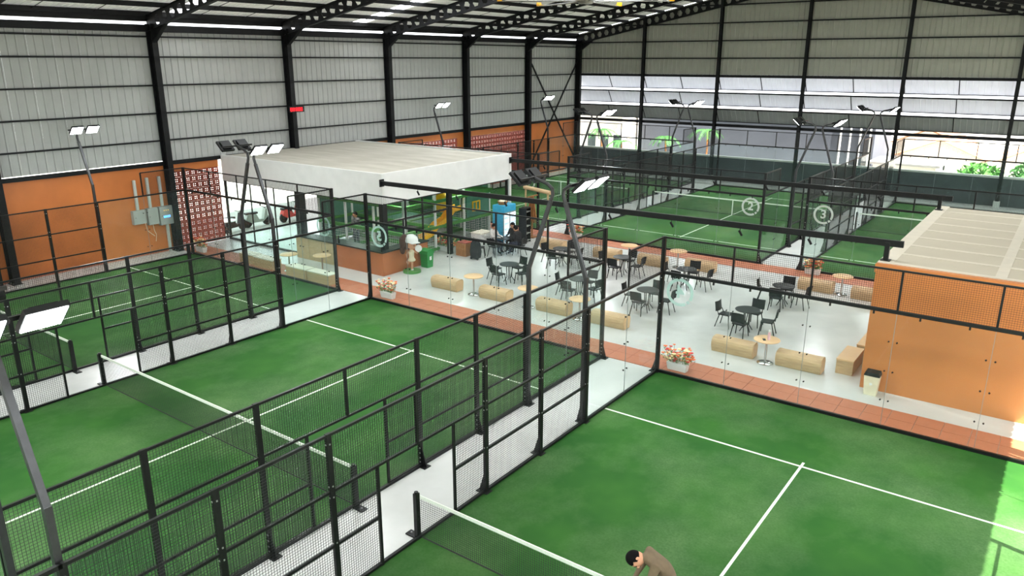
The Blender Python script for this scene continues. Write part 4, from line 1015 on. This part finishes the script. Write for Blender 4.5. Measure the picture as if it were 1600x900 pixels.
for i, (x, y, h, l) in enumerate(((-24.2, 38.6, 3.2, 'palm by the left corner of the far glass wall'), (-22.4, 38.9, 2.3, 'short palm second from the left behind the far wall'), (-18.3, 38.7, 2.9, 'palm in the middle of the planted strip behind the courts'), (-15.8, 41.2, 3.4, 'tallest palm at the right of the planted strip'))): palm(x, y, h, l)
t = thing('garden_house', 'whitewashed small building behind the palms at the left corner', 'building', (-25.5, 41.0, -.21)); part('wall', MB().b2(-4, 2.0, 0, 3, 0, 4.4), 'housewall', t); part('roof', MB().b2(-4.2, 2.2, -.3, 3.2, 4.4, 4.6), 'roofgrey', t)
for k in range(3): part('window', MB().b2(-1.4 + k * 1.3, -.6 + k * 1.3, -.04, 0, 1.4, 2.6), 'concrete', t)
# parked scooters outside the left wall opening
def scooter(x, y, rz, label, col):
    t = thing('scooter', label, 'scooter', (x, y, -.21), rz)
    for yy in (-.6, .6): part('wheel', MB().lathe([(.2, -.05), (.27, -.05), (.27, .05), (.2, .05), (.2, -.05)], 18), 'blackplastic', t, (0, yy, .27), rot=(0, PI / 2, 0))
    part('body', MB().prism([(-.75, .45), (-.6, .75), (-.1, .72), (.05, .4), (.35, .4), (.48, .95), (.56, .95), (.6, .5), (.3, .25), (-.4, .25)], 'x', -.14, .14), col, t)
    part('seat', MB().box(0, -.35, .78, .26, .7, .1), 'blackplastic', t); part('handlebar', MB().tube([(-.33, .42, 1.05), (0, .52, 1.0), (.33, .42, 1.05)], .02, 6).tube([(0, .52, 1.0), (0, .6, .3)], .035, 8), 'steel', t)
scooter(-27.2, 4.6, .2, 'dark scooter parked outside, seen through the pavilion glass on the left', 'blackplastic'); scooter(-27.4, 6.2, -.1, 'grey scooter parked outside in the middle', 'greybox'); scooter(-27.1, 8.3, .1, 'red scooter parked outside on the right', 'petalred')
t = thing('garden_table', 'white round outdoor table beyond the pavilion glass', 'table', (-25.9, 3.3, -.21)); part('tabletop', MB().lathe([(0, .95), (.5, .95), (.5, .99), (0, .99)], 24), 'white', t); part('stem', MB().tube([(0, 0, 0), (0, 0, .95)], .04, 8), 'steel', t)
for i in range(3): part('leg', MB().tube([(0, 0, .6), (.35 * math.cos(i * 2.1), .35 * math.sin(i * 2.1), 0)], .02, 6), 'steel', t)
